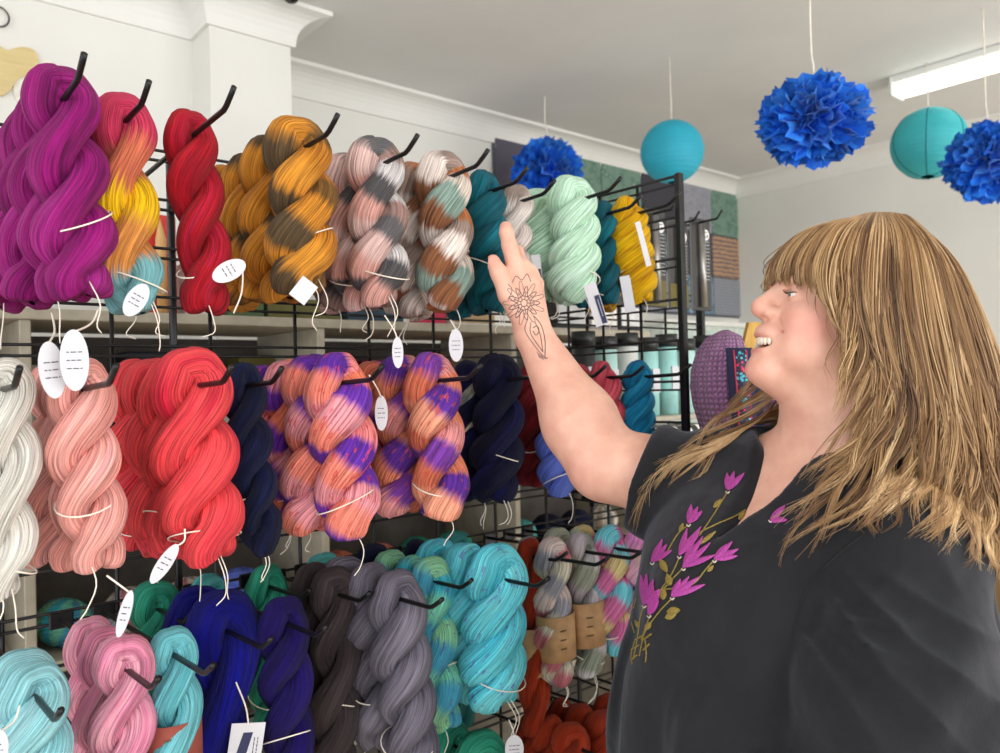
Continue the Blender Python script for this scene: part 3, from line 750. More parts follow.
# striped gift box with a flower
def stripe_mat():
    t = NT('black and white stripes'); tc = t.n('ShaderNodeTexCoord'); w = t.n('ShaderNodeTexWave', bands_direction='DIAGONAL')
    w.inputs['Scale'].default_value = 12; t.l(tc.outputs['Object'], w.inputs['Vector'])
    t.l(t.ramp(w.outputs['Fac'], [(.48, (20, 20, 20)), (.52, (238, 236, 228))]), t.b.inputs['Base Color']); t.b.inputs['Roughness'].default_value = .5; return t.m
M_str = stripe_mat()
sb = thing('gift_box', 'black and white striped box with a pink pompom flower', 'box', (1.56, 1.20, CAMZ - .265), 0)
MB().box((-.15, -.04, 0), (.13, .04, .155), .003).build('body', M_str, sb)
MB().box((-.15, -.043, 0), (.13, -.040, .045), .001).build('black_band', M_black, sb)
fl = MB(); 
for i in range(14):
    a = 2*PI*i/14; fl.ell((-.075 + .012*math.cos(a), -.052, .10 + .012*math.sin(a)), (.008, .006, .008), 8, 6)
fl.ell((-.075, -.055, .10), (.010, .008, .010), 8, 6)
fl.build('flower', plain('pink pompom', (196, 90, 200), .8), sb, True)
s3 = thing('display_shelf', 'narrow black shelf under the striped box', 'shelf', (1.58, 1.22, CAMZ - .265))
MB().box((-.24, -.07, -.01), (.22, .07, 0), .002).build('board', M_black, s3)
MB().box((-.2, .065, -.03), (-.19, .08, -.001)).build('bracket', M_black, s3)

# ------------------------------------------------------------------ patchwork quilt on the wall
def patch_mat(name, bg, fg, kind, sc=30):
    t = NT('patch ' + name); tc = t.n('ShaderNodeTexCoord')
    if kind == 'dots':
        v = t.n('ShaderNodeTexVoronoi'); v.inputs['Scale'].default_value = sc; v.inputs['Randomness'].default_value = .2
        t.l(tc.outputs['Object'], v.inputs['Vector']); f = v.outputs['Distance']
        col = t.ramp(f, [(.26, fg), (.34, bg)])
    elif kind == 'floral':
        v = t.n('ShaderNodeTexVoronoi', feature='SMOOTH_F1'); v.inputs['Scale'].default_value = sc
        t.l(tc.outputs['Object'], v.inputs['Vector']); n = t.noise(tc.outputs['Object'], sc * 1.6, 3)
        f = t.math('ADD', v.outputs['Distance'], t.math('MULTIPLY', n, .5))
        col = t.ramp(f, [(.35, fg), (.55, bg), (.75, tuple((a+b)/2 for a, b in zip(fg, bg)))])
    else:
        w = t.n('ShaderNodeTexWave', wave_type='BANDS', bands_direction='Z'); w.inputs['Scale'].default_value = sc * .3; w.inputs['Distortion'].default_value = 3; w.inputs['Detail Scale'].default_value = 4
        t.l(tc.outputs['Object'], w.inputs['Vector']); col = t.ramp(w.outputs['Fac'], [(.3, bg), (.7, fg)])
    t.l(col, t.b.inputs['Base Color']); t.b.inputs['Roughness'].default_value = .9; return t.m
PM = [patch_mat('plum dots', (88, 84, 98), (150, 140, 136), 'dots', 22), patch_mat('green floral', (86, 124, 112), (150, 168, 150), 'floral', 26),
      patch_mat('charcoal dots', (64, 64, 72), (150, 150, 150), 'dots', 30), patch_mat('grey mist', (140, 142, 152), (170, 170, 178), 'floral', 30),
      patch_mat('orange print', (190, 150, 116), (120, 106, 104), 'band', 40), patch_mat('dark print', (70, 72, 80), (94, 96, 104), 'floral', 30),
      patch_mat('blue floral', (72, 104, 128), (170, 186, 196), 'floral', 22), patch_mat('slate tweed', (128, 132, 142), (150, 152, 160), 'band', 60)]
qx0 = atY(494, 200, YW).x; qx1 = atY(738, 200, YW).x; qt = atY(620, 168, YW).z; qb = atY(710, 315, YW).z
ql = thing('patchwork_quilt', 'patchwork quilt of grey, green and blue fabric squares hanging on the back wall', 'quilt', (qx0, YW - .004, qt))
Hq = qt - qb; Wq = qx1 - qx0; nc = 6; nr = 3
edges = [0, .17*Wq, .36*Wq, .52*Wq, .70*Wq, .845*Wq, Wq]
hz = [0, .36*Hq, .70*Hq, Hq]
pm = [[0, 1, 1, 2, 3, 1], [5, 3, 2, 6, 5, 4], [7, 0, 5, 3, 6, 7]]
MB().box((-.01, -.006, -Hq - .01), (Wq + .01, 0, .01), .002).build('backing', plain('quilt backing', (90, 90, 98), .9), ql)
for r in range(nr):
    for c in range(nc):
        m = MB(); m.box((edges[c] + .002, -.014, -hz[r+1] + .002), (edges[c+1] - .002, -.005, -hz[r] - .002), .005)
        m.build('patch', PM[pm[r][c]], ql)
# white rail / shelf edge under the quilt
sx0 = atY(655, 320, YW - .2).x
wb = thing('wall_cabinet', 'low white cabinet against the back wall under the quilt', 'cabinet', (0, 0, 0))
zc_ = atY(720, 322, YW - .25).z
MB().box((sx0, YW - .25, 0), (XW - .25, YW - .02, zc_ - .025), .003).build('body', plain('mint grey cabinet', (206, 216, 208), .5), wb)
MB().box((sx0 - .01, YW - .27, zc_ - .025), (XW - .24, YW - .02, zc_), .003).build('top', M_trim, wb)
x_ = sx0 + .02
while x_ + .45 < XW - .25:
    MB().box((x_, YW - .258, .1), (x_ + .43, YW - .25, zc_ - .05), .002).build('door', plain('mint cabinet door', (196, 212, 204), .5), wb); x_ += .45

# ------------------------------------------------------------------ ceiling: batten lamp, lanterns, pompoms
p = CAM + ray(897, 98) * ((ZC - .075 - CAMZ) / ray(897, 98).z)
q = CAM + ray(1000, 76) * ((ZC - .075 - CAMZ) / ray(1000, 76).z)
la = thing('ceiling_batten_light', 'long white fluorescent batten light on the ceiling', 'ceiling light', (p.x, p.y, ZC), 0)
MB().box((-.055, -1.2, -.028), (.055, 0, 0), .004).build('housing', M_trim, la)
d = MB(); d.box((-.045, -1.19, -.075), (.045, -.005, -.028), .012)
M_diff = plain('glowing diffuser', (255, 250, 238), .4, 0, 5, .01, emit=2.2)
d.build('diffuser', M_diff, la)
MB().box((-.058, -.006, -.078), (.058, .006, 0), .003).build('end_cap', M_trim, la)

def lantern_mat(name, c, rib):
    t = NT(name); tc = t.n('ShaderNodeTexCoord'); sp = t.n('ShaderNodeSeparateXYZ'); t.l(tc.outputs['Object'], sp.inputs[0])
    w = t.math('SINE', t.math('MULTIPLY', sp.outputs[2], 420))
    t.l(t.ramp(t.noise(tc.outputs['Object'], 12), [(.3, tuple(x*.95 for x in c)), (.7, c)]), t.b.inputs['Base Color'])
    t.b.inputs['Roughness'].default_value = .6; t.bump(w, .25, .002)
    t.b.inputs['Subsurface Weight'].default_value = 0; return t.m
def lantern(px, py, r_px, D, label, c, tilt=0, ribs=False):
    p = atD(px, py, D); R = r_px * D / F
    t = thing('paper_lantern', label, 'paper lantern', p)
    V = []; Fs = []; nu, nv = 40, 60
    m = MB(); 
    for j in range(nv + 1):
        th = .16 + (PI - .32) * j / nv; rr = R * (1 + .012 * math.cos(j * PI))
        for i in range(nu):
            a_ = 2*PI*i/nu; V.append((rr*math.sin(th)*math.cos(a_), rr*math.sin(th)*math.sin(a_), R*math.cos(th)))
    for j in range(nv):
        for i in range(nu): k=(i+1)%nu; Fs.append((j*nu+i,(j+1)*nu+i,(j+1)*nu+k,j*nu+k))
    m.add(V, Fs); o = m.build('paper_shade', lantern_mat('lantern paper ' + str(c), c, ribs), t, True); o.rotation_euler = (0, tilt, 0)
    if ribs:
        b = MB()
        for i in range(6):
            a_ = 2*PI*i/6 + .3
            b.tube([(1.003*R*math.sin(th)*math.cos(a_), 1.003*R*math.sin(th)*math.sin(a_), 1.003*R*math.cos(th)) for th in np.linspace(.16, PI-.16, 24)], .0018, 5)
        b.build('rib', plain('lantern seam', (20, 110, 128), .7), t, True).rotation_euler = (0, tilt, 0)
    ring = MB().tube([(R*.16*math.cos(a_), R*.16*math.sin(a_), R*.985) for a_ in np.linspace(0, 2*PI, 20)], .0015, 5).build('ring', plain('wire ring', (200, 200, 200), .4, .6), t, True)
    MB().tube([(0, 0, R*.9), (.003, 0, (ZC - p.z)*.5), (0, 0, ZC - p.z)], .0022, 6).build('string', M_tie, t, True)
lantern(672, 152, 31, 2.93, 'plain turquoise paper lantern above the end of the gridwall', (40, 176, 204))
lantern(929, 143.5, 35, 3.05, 'ribbed aqua paper lantern hanging below the batten light', (60, 188, 196), .15, True)

M_pom = plain('blue tissue paper', (22, 122, 226), .75, 0, 10, .15, sheen=.2)
M_pom2 = plain('deep blue tissue paper', (12, 100, 212), .75, 0, 10, .15)
def pompom(px, py, r_px, D, label, sx=1, sz=1, seed=1, str_dx=0):
    g = random.Random(seed); p = atD(px, py, D); R = r_px * D / F
    t = thing('tissue_pompom', label, 'pompom decoration', p)
    V = []; Fs = []
    for k in range(230):
        # ruffled petal: crumpled fan from the heart outwards
        zz = g.uniform(-1, 1); ph = g.uniform(0, 2*PI); s = math.sqrt(1 - zz*zz)
        d = Vector((s*math.cos(ph), s*math.sin(ph), zz)); u = d.orthogonal().normalized(); u.rotate(Matrix.Rotation(g.uniform(0, 6.28), 3, d)); w = d.cross(u)
        Rk = R * g.uniform(.80, 1.06); n0 = len(V); nu, nv = 7, 5; wd = g.uniform(.22, .38) * R; cur = g.uniform(-.25, .25)
        for j in range(nv):
            f = j / (nv - 1)
            for i in range(nu):
                e = i / (nu - 1) - .5
                base = .25 + .75 * f
                rad = Rk * (base + (.06 * math.cos(e * 14 + k) if j == nv - 1 else 0) - .10 * abs(e) * f)
                off = u * (e * 2 * wd * (f ** .8 + .05)) + w * ((cur * f * f + .13 * math.sin(e * 11 + k) * f) * R * .7)
                q = d * rad + off
                V.append((q.x * sx, q.y * sx, q.z * sz))
        for j in range(nv - 1):
            for i in range(nu - 1): Fs.append((n0+j*nu+i, n0+j*nu+i+1, n0+(j+1)*nu+i+1, n0+(j+1)*nu+i))
    o = mesh_np('petals', V, Fs, [M_pom, M_pom2], None, False, t, [((i // 24) % 2) for i in range(len(Fs))])
    mod = o.modifiers.new('th', 'SOLIDIFY'); mod.thickness = .0006
    MB().ell((0, 0, 0), (R*.55*sx, R*.55*sx, R*.55*sz), 16, 12).build('core', M_pom2, t, True)
    MB().tube(spl([(0, 0, R*.6*sz), (.006, 0, R*sz + .03), (-.004, 0, R*sz + .09), (0, 0, ZC - p.z)], 20), .0025, 6).build('string', M_tie, t, True)
pompom(814, 121, 53, 2.1, 'large blue tissue paper pompom hanging nearest the middle of the ceiling', 1.02, .82, 3)
pompom(988, 162, 42, 2.6, 'blue tissue paper pompom cut by the right edge', 1.0, .92, 5)
pompom(547, 176, 36, 3.3, 'blue tissue paper pompom behind the mint skeins in front of the quilt', 1.0, 1.0, 8)

# dome on the ceiling, wall ornaments at left
p = CAM + ray(291, -2) * (2.0)
cd = thing('security_dome', 'small black dome fixed under the pillar cornice', 'camera dome', atY(291, -4, YPIL - .14))
MB().ell((0, 0, 0), (.025, .025, .022), 20, 12).build('dome', plain('black gloss', (20, 20, 22), .15), cd, True)
MB().tube([(0, 0, .01), (0, 0, .045)], .028, 20).build('collar', M_trim, cd, True)
wx = atY(10, 60, YWL - .02)
orn = MB(); sc = wx
def blob(cx, cy, pts, y, t, name, mat, label, cat):
    poly = []
    for a_, r_ in pts:
        poly.append(atY(cx + r_*math.cos(a_), cy - r_*math.sin(a_), y))
    return tag(MB().prism([tuple(v) for v in poly], (0, t, 0)).build(name, mat), label, cat)
pts = [(2*PI*i/40, 26 + 7*math.sin(2*PI*i/40*3 + .6) + 3*math.cos(2*PI*i/40*2)) for i in range(40)]
blob(4, 66, pts, YWL - .012, .012, 'wall_plaque', wood_mat('tan plywood', (206, 184, 128), (220, 200, 146), 0), 'tan wooden cut-out plaque on the left wall above the magenta skeins', 'wall decoration')
pts2 = [(2*PI*i/40, 24 + 3*math.sin(2*PI*i/40*2)) for i in range(40)]
blob(38, 84, pts2, YWL - .006, .005, 'wall_plaque', plain('white painted plywood', (228, 224, 212), .6), 'white wooden cut-out plaque right of the tan one', 'wall decoration')
rc = atY(-3, 16, YWL - .01)
tag(MB().tube([(rc.x + .028*math.cos(a_), rc.y, rc.z + .028*math.sin(a_)) for a_ in np.linspace(0, 2*PI, 28)], .0025, 6).build('wall_ring', plain('dark ring', (80, 76, 74), .5), None, True), 'thin dark ring hanging high on the left wall', 'ring')

# ------------------------------------------------------------------ knitted bag on the table, between rack and woman
def knit_mat(name, a, b, sc=1.0):
    t = NT(name); uv = t.n('ShaderNodeUVMap'); mp = t.n('ShaderNodeMapping'); t.l(uv.outputs[0], mp.inputs[0]); mp.inputs['Scale'].default_value = (34*sc, 30*sc, 1)
    sp = t.n('ShaderNodeSeparateXYZ'); t.l(mp.outputs[0], sp.inputs[0])
    s1 = t.math('ABSOLUTE', t.math('SINE', t.math('MULTIPLY', sp.outputs[0], PI)))
    s2 = t.math('ABSOLUTE', t.math('SINE', t.math('ADD', t.math('MULTIPLY', sp.outputs[1], PI), t.math('MULTIPLY', s1, 1.2))))
    n = t.noise(mp.outputs[0], 1.5, 3); h = t.math('MULTIPLY', s1, s2)
    t.l(t.ramp(t.math('ADD', t.math('MULTIPLY', h, .5), t.math('MULTIPLY', n, .6)), [(.2, a), (.8, b)]), t.b.inputs['Base Color'])
    t.b.inputs['Roughness'].default_value = .85; t.b.inputs['Sheen Weight'].default_value = .3; t.bump(h, 1.0, .006); return t.m
M_kn = knit_mat('purple ribbed knit', (110, 62, 112), (184, 122, 180)); M_kn2 = knit_mat('lilac knit', (150, 104, 172), (196, 150, 206), 1.6)
DB = 1.42
def bagp(px, py, w=0): return atD(px, py, DB) + v_h * w
def sdir(): return v_r0
bag = thing('knitted_bag', 'purple knitted bag with an embroidered navy ribbon beside the chin', 'bag', atD(738, 480, DB))
def lobe(name, outline_l, outline_r, ys, thick, mat, w0=0):
    """rounded sack: at every height an ellipse between the left and right outline"""
    n = 40; V = []; U = []
    base = Vector(bag.location)
    for k, y in enumerate(ys):
        l, r = outline_l[k], outline_r[k]; c = (l + r) / 2; hw = (r - l) / 2 * DB / F
        cc = atD(c, y, DB) + v_h * w0 - base; th = thick[k]
        for i in range(n + 1):
            a_ = 2*PI*i/n; rib = 1 + .05*math.cos(a_*11)
            q = cc + v_r0 * (hw*math.cos(a_)*rib) + v_h * (th*math.sin(a_)*rib)
            V.append(tuple(q)); U.append((i/n*1.0, k*.12))
    m = len(ys); i, j = np.meshgrid(np.arange(m-1), np.arange(n), indexing='ij'); q = n+1
    Fq = np.stack([i*q+j, (i+1)*q+j, (i+1)*q+j+1, i*q+j+1], -1).reshape(-1, 4)
    U = np.array(U); return mesh_np(name, V, Fq, mat, U[Fq.ravel()], True, bag)
lobe('knitted_body', [722, 708, 699, 694, 693, 696, 702, 708, 712], [728, 740, 743, 742, 741, 741, 740, 738, 736], [330, 337, 350, 368, 385, 405, 425, 450, 480], [.01, .04, .06, .075, .08, .08, .078, .07, .05], M_kn)
lobe('side_panel', [750, 748, 748, 748, 748, 748], [756, 766, 774, 780, 784, 786], [362, 372, 385, 402, 425, 480], [.02, .05, .06, .065, .07, .05], M_kn2, .01)
def strap(px0, px1, y0, y1, mat, w, name, off):
    m = MB(); base = Vector(bag.location); V = []
    ys = np.linspace(y0, y1, 12)
    for f, y in zip(np.linspace(0, 1, 12), ys):
        bend = 8 * math.sin(f * PI * .5) 
        V += [tuple(atD(px0 - 6 + bend*.8, y, DB) - v_h*off - base), tuple(atD(px1 - 6 + bend*.8, y, DB) - v_h*off - base)]
    Fs = [(2*i, 2*i+1, 2*i+3, 2*i+2) for i in range(11)]
    o = mesh_np(name, V, Fs, mat, None, True, bag); md = o.modifiers.new('t', 'SOLIDIFY'); md.thickness = w; return o
M_nav = plain('navy felt', (36, 40, 72), .9)
strap(718, 742, 350, 470, M_nav, .006, 'navy_strap', .084)
strap(746, 756, 365, 470, M_nav, .02, 'navy_lining', .03)
def ribbon_mat():
    t = NT('embroidered ribbon'); tc = t.n('ShaderNodeTexCoord'); sp = t.n('ShaderNodeSeparateXYZ'); t.l(tc.outputs['Object'], sp.inputs[0])
    s = t.math('FRACT', t.math('MULTIPLY', sp.outputs[2], 26)); v = t.n('ShaderNodeTexVoronoi'); v.inputs['Scale'].default_value = 160; t.l(tc.outputs['Object'], v.inputs['Vector'])
    c1 = t.ramp(s, [(.0, (222, 40, 90)), (.49, (222, 40, 90)), (.5, (70, 180, 200)), (1, (70, 180, 200))])
    m = t.math('LESS_THAN', v.outputs['Distance'], .42)
    t.l(t.mix(m, lin((40, 34, 64)), c1), t.b.inputs['Base Color']); t.b.inputs['Roughness'].default_value = .6; return t.m
strap(725, 736, 352, 468, ribbon_mat(), .003, 'embroidered_ribbon', .089)
strap(724, 725.3, 352, 468, plain('red piping', (196, 40, 70), .6), .003, 'ribbon_edge', .089); strap(735.7, 737, 352, 468, plain('red piping', (196, 40, 70), .6), .003, 'ribbon_edge', .089)
ws = MB(); A = atD(755, 322, DB + .10); B = atD(737, 400, DB + .08)
ax = v_r0 * .011
ws.prism([tuple(A - ax), tuple(A + ax), tuple(B + ax), tuple(B - ax)], tuple(v_h * .02))
tag(ws.build('wooden_slat', wood_mat('golden pine', (186, 138, 48), (214, 170, 76), 2)), 'tilted golden pine slat behind the knitted bag and the mouth', 'wood slat')
# table for the bag and slat
tz = atD(738, 482, DB).z; bc = atD(760, 482, DB + .05)
tb = thing('display_table', 'wooden display table under the knitted bag', 'table', (bc.x, bc.y, 0), YAW - PI/2)
Mt = wood_mat('table wood', (150, 108, 62), (184, 140, 86))
MB().box((-.10, -.14, tz - .03), (.25, .2, tz), .004).build('tabletop', Mt, tb)
for sx_ in (-.07, .22):
    for sy_ in (-.11, .17): MB().box((sx_ - .02, sy_ - .02, 0), (sx_ + .02, sy_ + .02, tz - .03), .003).build('leg', Mt, tb)
# ------------------------------------------------------------------ right edge: shelf with knitwear
rs = atD(1010, 455, 1.9)
rk = thing('garment_rack', 'pale timber rack at the right edge behind her back', 'rack', (rs.x, rs.y, 0), YAW - PI/2)
zr_ = atD(1000, 462, 1.9).z
MB().box((-.06, -.02, zr_ - .03), (.5, .25, zr_), .003).build('board', wood_mat('pale timber', (206, 168, 106), (224, 190, 130)), rk)
for s_ in (.02, .45): MB().box((s_, .08, 0), (s_ + .03, .11, zr_ - .03), .002).build('upright', wood_mat('pale timber post', (206, 168, 106), (224, 190, 130), 2), rk)
tb2 = MB(); tb2.box((-.03, .0, zr_), (.2, .12, zr_ + .06), .02); o = tb2.build('folded_knitwear', knitless := plain('teal knitwear', (28, 96, 120), .9, 0, 90, .2, .4)); o.location = (rs.x, rs.y, 0); o.rotation_euler = (0, 0, YAW - PI/2)
tag(o, 'teal folded knitwear on the pale timber rack', 'knitwear')
def cloth_hang(name, lab, x0, x1, z0, z1, mat, cat):
    n = 40; V = []; Fs = []; 
    for j in range(14):
        f = j/13
        for i in range(n):
            e = i/(n-1); V.append((x0 + (x1-x0)*e, -.03 + .018*math.sin(e*16)*(.4+f) , z1 + (z0-z1)*f))
    for j in range(13):
        for i in range(n-1): Fs.append((j*n+i, j*n+i+1, (j+1)*n+i+1, (j+1)*n+i))
    o = mesh_np(name, V, Fs, mat, None, True); o.location = (rs.x, rs.y, 0); o.rotation_euler = (0, 0, YAW - PI/2)
    md = o.modifiers.new('t', 'SOLIDIFY'); md.thickness = .006; tag(o, lab, cat); return o
def sm():
    t = NT('cream knit with dark flecks'); tc = t.n('ShaderNodeTexCoord'); w = t.n('ShaderNodeTexWave', bands_direction='Z'); w.inputs['Scale'].default_value = 9; w.inputs['Distortion'].default_value = 4
    t.l(tc.outputs['Object'], w.inputs['Vector']); t.l(t.ramp(w.outputs['Fac'], [(.12, (60, 56, 56)), (.3, (216, 206, 186))]), t.b.inputs['Base Color']); t.b.inputs['Roughness'].default_value = .9; return t.m
zk = atD(1000, 620, 1.9).z
cloth_hang('knitted_throw', 'cream throw with dark stripes hanging from the timber rack', -.05, .35, zk, zr_ - .002, sm(), 'throw')
cloth_hang('folded_blanket', 'dusty pink blanket hanging below the striped throw', -.04, .3, zk - .35, zk - .004, plain('dusty pink wool', (170, 92, 96), .9), 'blanket')

# ------------------------------------------------------------------ SDF toolkit for the person
def s_ell(P, c, r):
    q = (P - c) / np.asarray(r, np.float32); k0 = np.sqrt((q*q).sum(-1)); q2 = q / np.asarray(r, np.float32); k1 = np.sqrt((q2*q2).sum(-1)) + 1e-6
    return k0 * (k0 - 1) / k1
def s_sph(P, c, r): return np.sqrt(((P - c)**2).sum(-1)) - r
def s_cap(P, a, b, ra, rb):
    a = np.asarray(a, np.float32); b = np.asarray(b, np.float32); d = b - a
    h = np.clip(((P - a) @ d) / (d @ d), 0, 1)
    return np.sqrt(((P - a - h[..., None]*d)**2).sum(-1)) - (ra + (rb - ra)*h)
def smin(a, b, k):
    h = np.clip(.5 + .5*(b - a)/k, 0, 1); return b + (a - b)*h - k*h*(1-h)
def smax(a, b, k): return -smin(-a, -b, k)

def surface_nets(fn, lo, hi, h, fac=4, margin=2.6):
    lo = np.array(lo, np.float32); hi = np.array(hi, np.float32)
    H = h * fac; nc_ = np.ceil((hi - lo) / H).astype(int); 
    ax = [lo[i] + H*(np.arange(nc_[i]) + .5) for i in range(3)]
    G = np.stack(np.meshgrid(*ax, indexing='ij'), -1).astype(np.float32)
    C = fn(G.reshape(-1, 3)).reshape(nc_)
    near = np.abs(C) < H * margin
    V = np.repeat(np.repeat(np.repeat(C, fac, 0), fac, 1), fac, 2).astype(np.float32)
    N = np.array(V.shape)
    bi = np.argwhere(near)
    loc = np.stack(np.meshgrid(*[np.arange(fac)]*3, indexing='ij'), -1).reshape(-1, 3)
    for s in range(0, len(bi), 20000):
        b = bi[s:s+20000]; idx = (b[:, None, :]*fac + loc[None]).reshape(-1, 3)
        P = (lo + h*(idx + .5)).astype(np.float32)
        V[idx[:, 0], idx[:, 1], idx[:, 2]] = fn(P)
    ins = V < 0
    cnt = np.zeros(N - 1, np.int8)
    for dx in (0, 1):
        for dy in (0, 1):
            for dz in (0, 1): cnt += ins[dx:N[0]-1+dx, dy:N[1]-1+dy, dz:N[2]-1+dz]
    act = np.argwhere((cnt > 0) & (cnt < 8)); del cnt
    ids = -np.ones(N - 1, np.int32); ids[act[:, 0], act[:, 1], act[:, 2]] = np.arange(len(act))
    cor = [(dx, dy, dz) for dx in (0, 1) for dy in (0, 1) for dz in (0, 1)]
    val = np.stack([V[act[:, 0]+c[0], act[:, 1]+c[1], act[:, 2]+c[2]] for c in cor], 1)
    acc = np.zeros((len(act), 3)); num = np.zeros(len(act))
    for i, a in enumerate(cor):
        for j, b in enumerate(cor):
            if j > i and sum(abs(a[k]-b[k]) for k in range(3)) == 1:
                va, vb = val[:, i], val[:, j]; m = (va < 0) != (vb < 0)
                t = np.where(m, va / (va - vb + 1e-12), 0)
                pos = np.array(a)[None] + t[:, None]*(np.array(b) - np.array(a))[None]
                acc += pos * m[:, None]; num += m
    verts = lo + h*(act + .5 + acc / num[:, None])
    faces = []
    for ax_ in range(3):
        u, w = [(1, 2), (2, 0), (0, 1)][ax_]
        sl0 = [slice(0, N[i]) for i in range(3)]; sl1 = list(sl0)
        sl0[ax_] = slice(0, N[ax_]-1); sl1[ax_] = slice(1, N[ax_])
        e = np.argwhere(ins[tuple(sl0)] != ins[tuple(sl1)])
        e = e[(e[:, u] > 0) & (e[:, w] > 0) & (e[:, u] < N[u]-1) & (e[:, w] < N[w]-1)]
        flip = ins[e[:, 0], e[:, 1], e[:, 2]]
        def cid(du, dw):
            c = e.copy(); c[:, u] -= du; c[:, w] -= dw; return ids[c[:, 0], c[:, 1], c[:, 2]]
        q = np.stack([cid(1, 1), cid(0, 1), cid(0, 0), cid(1, 0)], 1)
        q[~flip] = q[~flip][:, ::-1]
        faces.append(q)
    Fq = np.concatenate(faces); Fq = Fq[(Fq >= 0).all(1)]
    return verts, Fq[:, ::-1]   # frame (right, up, depth) is left-handed

def chunked(fn):
    def g(P):
        out = np.empty(len(P), np.float32)
        for s in range(0, len(P), 400000): out[s:s+400000] = fn(P[s:s+400000])
        return out
    return g

# ------------------------------------------------------------------ the woman: shape fields in the (right, up, depth) frame
DH = .92
def H(px, py, w=0.0): return cp(px, py, DH) + np.array([0, 0, -w])      # w = towards her left side (nearer)
fdir = np.array([-.92, 0, -.39]); sdirv = np.array([.39, 0, -.92])
SEC = np.array([  # Y, cx, cd, rf, rs
 [-.02, .405, .955, .060, .062], [-.06, .405, .955, .064, .070], [-.10, .398, .955, .085, .125], [-.14, .390, .96, .110, .165],
 [-.18, .381, .965, .136, .18], [-.22, .377, .97, .156, .19], [-.28, .374, .972, .178, .198], [-.36, .372, .975, .193, .205],
 [-.45, .373, .975, .198, .21], [-.60, .378, .975, .206, .22], [-.80, .382, .975, .212, .23]])
def loft(P, S=SEC):
    y = np.clip(P[:, 1], S[-1, 0], S[0, 0]); yy = S[::-1, 0]
    cx, cd, rf, rs_ = [np.interp(y, yy, S[::-1, k]) for k in (1, 2, 3, 4)]
    dx = P[:, 0] - cx; dd = P[:, 2] - cd
    a = (dx*fdir[0] + dd*fdir[2]) / rf; b = (dx*sdirv[0] + dd*sdirv[2]) / rs_
    k = (np.abs(a)**2.2 + np.abs(b)**2.2)**(1/2.2)
    d = (k - 1) * np.minimum(rf, rs_) * .9
    d = np.maximum(d, P[:, 1] - S[0, 0]); return np.maximum(d, S[-1, 0] - P[:, 1])
def torso(P):
    d = loft(P)
    d = smin(d, s_ell(P, cp(722, 565, 1.0), (.088, .10, .10)), .05)      # right breast / front of raised shoulder
    d = smin(d, s_ell(P, cp(748, 630, .90), (.105, .105, .105)), .06)     # left breast
    d = smin(d, s_ell(P, cp(744, 760, .95), (.13, .15, .16)), .08)        # belly
    d = smin(d, s_cap(P, cp(705, 488, 1.08), cp(800, 478, 1.0), .068, .062), .04)   # right shoulder
    d = smin(d, s_cap(P, cp(852, 500, .94), cp(893, 556, .82), .062, .078), .04)   # left shoulder
    return d
SH_R = cp(715, 490, 1.08); EL_R = cp(601, 462, 1.14); WR_R = cp(533, 334, 1.21)
def arm_skin(P):
    d = s_cap(P, SH_R, EL_R + np.array([.012, -.004, 0]), .062, .053)
    d = smin(d, s_cap(P, EL_R, EL_R + (WR_R - EL_R)*.30, .050, .051), .02)
    d = smin(d, s_cap(P, EL_R + (WR_R - EL_R)*.30, WR_R, .051, .0275), .03)
    return d
DN = 1.205
Kn = [cp(516, 271, DN), cp(522, 267, DN + .014), cp(529, 273, DN + .028), cp(536, 284, DN + .042)]
FING = [[Kn[0], cp(509.5, 246, DN + .003), cp(506.5, 233, DN + .010), cp(505.5, 227, DN + .016)],
        [Kn[1], cp(517, 252, DN + .048), cp(513, 250, DN + .072), cp(511, 256, DN + .088)],
        [Kn[2], cp(524, 265, DN + .062), cp(521, 263, DN + .084), cp(519, 268, DN + .098)],
        [Kn[3], cp(532, 279, DN + .070), cp(529, 278, DN + .088), cp(527, 282, DN + .098)]]
FR = [[.0138, .0118, .0110, .0092], [.0125, .0105, .0098, .0085], [.0118, .0100, .0092, .0080], [.0105, .0090, .0082, .0074]]
THUMB = [cp(524, 318, DN - .006), cp(508, 295, DN - .014), cp(499, 273, DN - .016), cp(493, 261.5, DN - .012)]
TR = [.0190, .0148, .0128, .0108]
def hand_skin(P):
    wr = WR_R
    d = s_cap(P, wr, cp(526, 298, DN + .012), .0275, .0260)
    for k in range(4):
        b = Kn[k]; a = wr + (np.array(Kn[k]) - wr)*.25
        d = smin(d, s_cap(P, a, b, .016, .0125), .014)
    d = smin(d, s_cap(P, cp(520, 305, DN + .004), cp(528, 278, DN + .02), .021, .016), .014)
    for ch, rr in zip(FING, FR):
        f = None
        for i in range(3):
            c = s_cap(P, ch[i], ch[i+1], rr[i], rr[i+1]); f = c if f is None else smin(f, c, .004)
        d = smin(d, f, .006)
    t = None
    for i in range(3):
        c = s_cap(P, THUMB[i], THUMB[i+1], TR[i], TR[i+1]); t = c if t is None else smin(t, c, .005)
    return smin(d, t, .010)
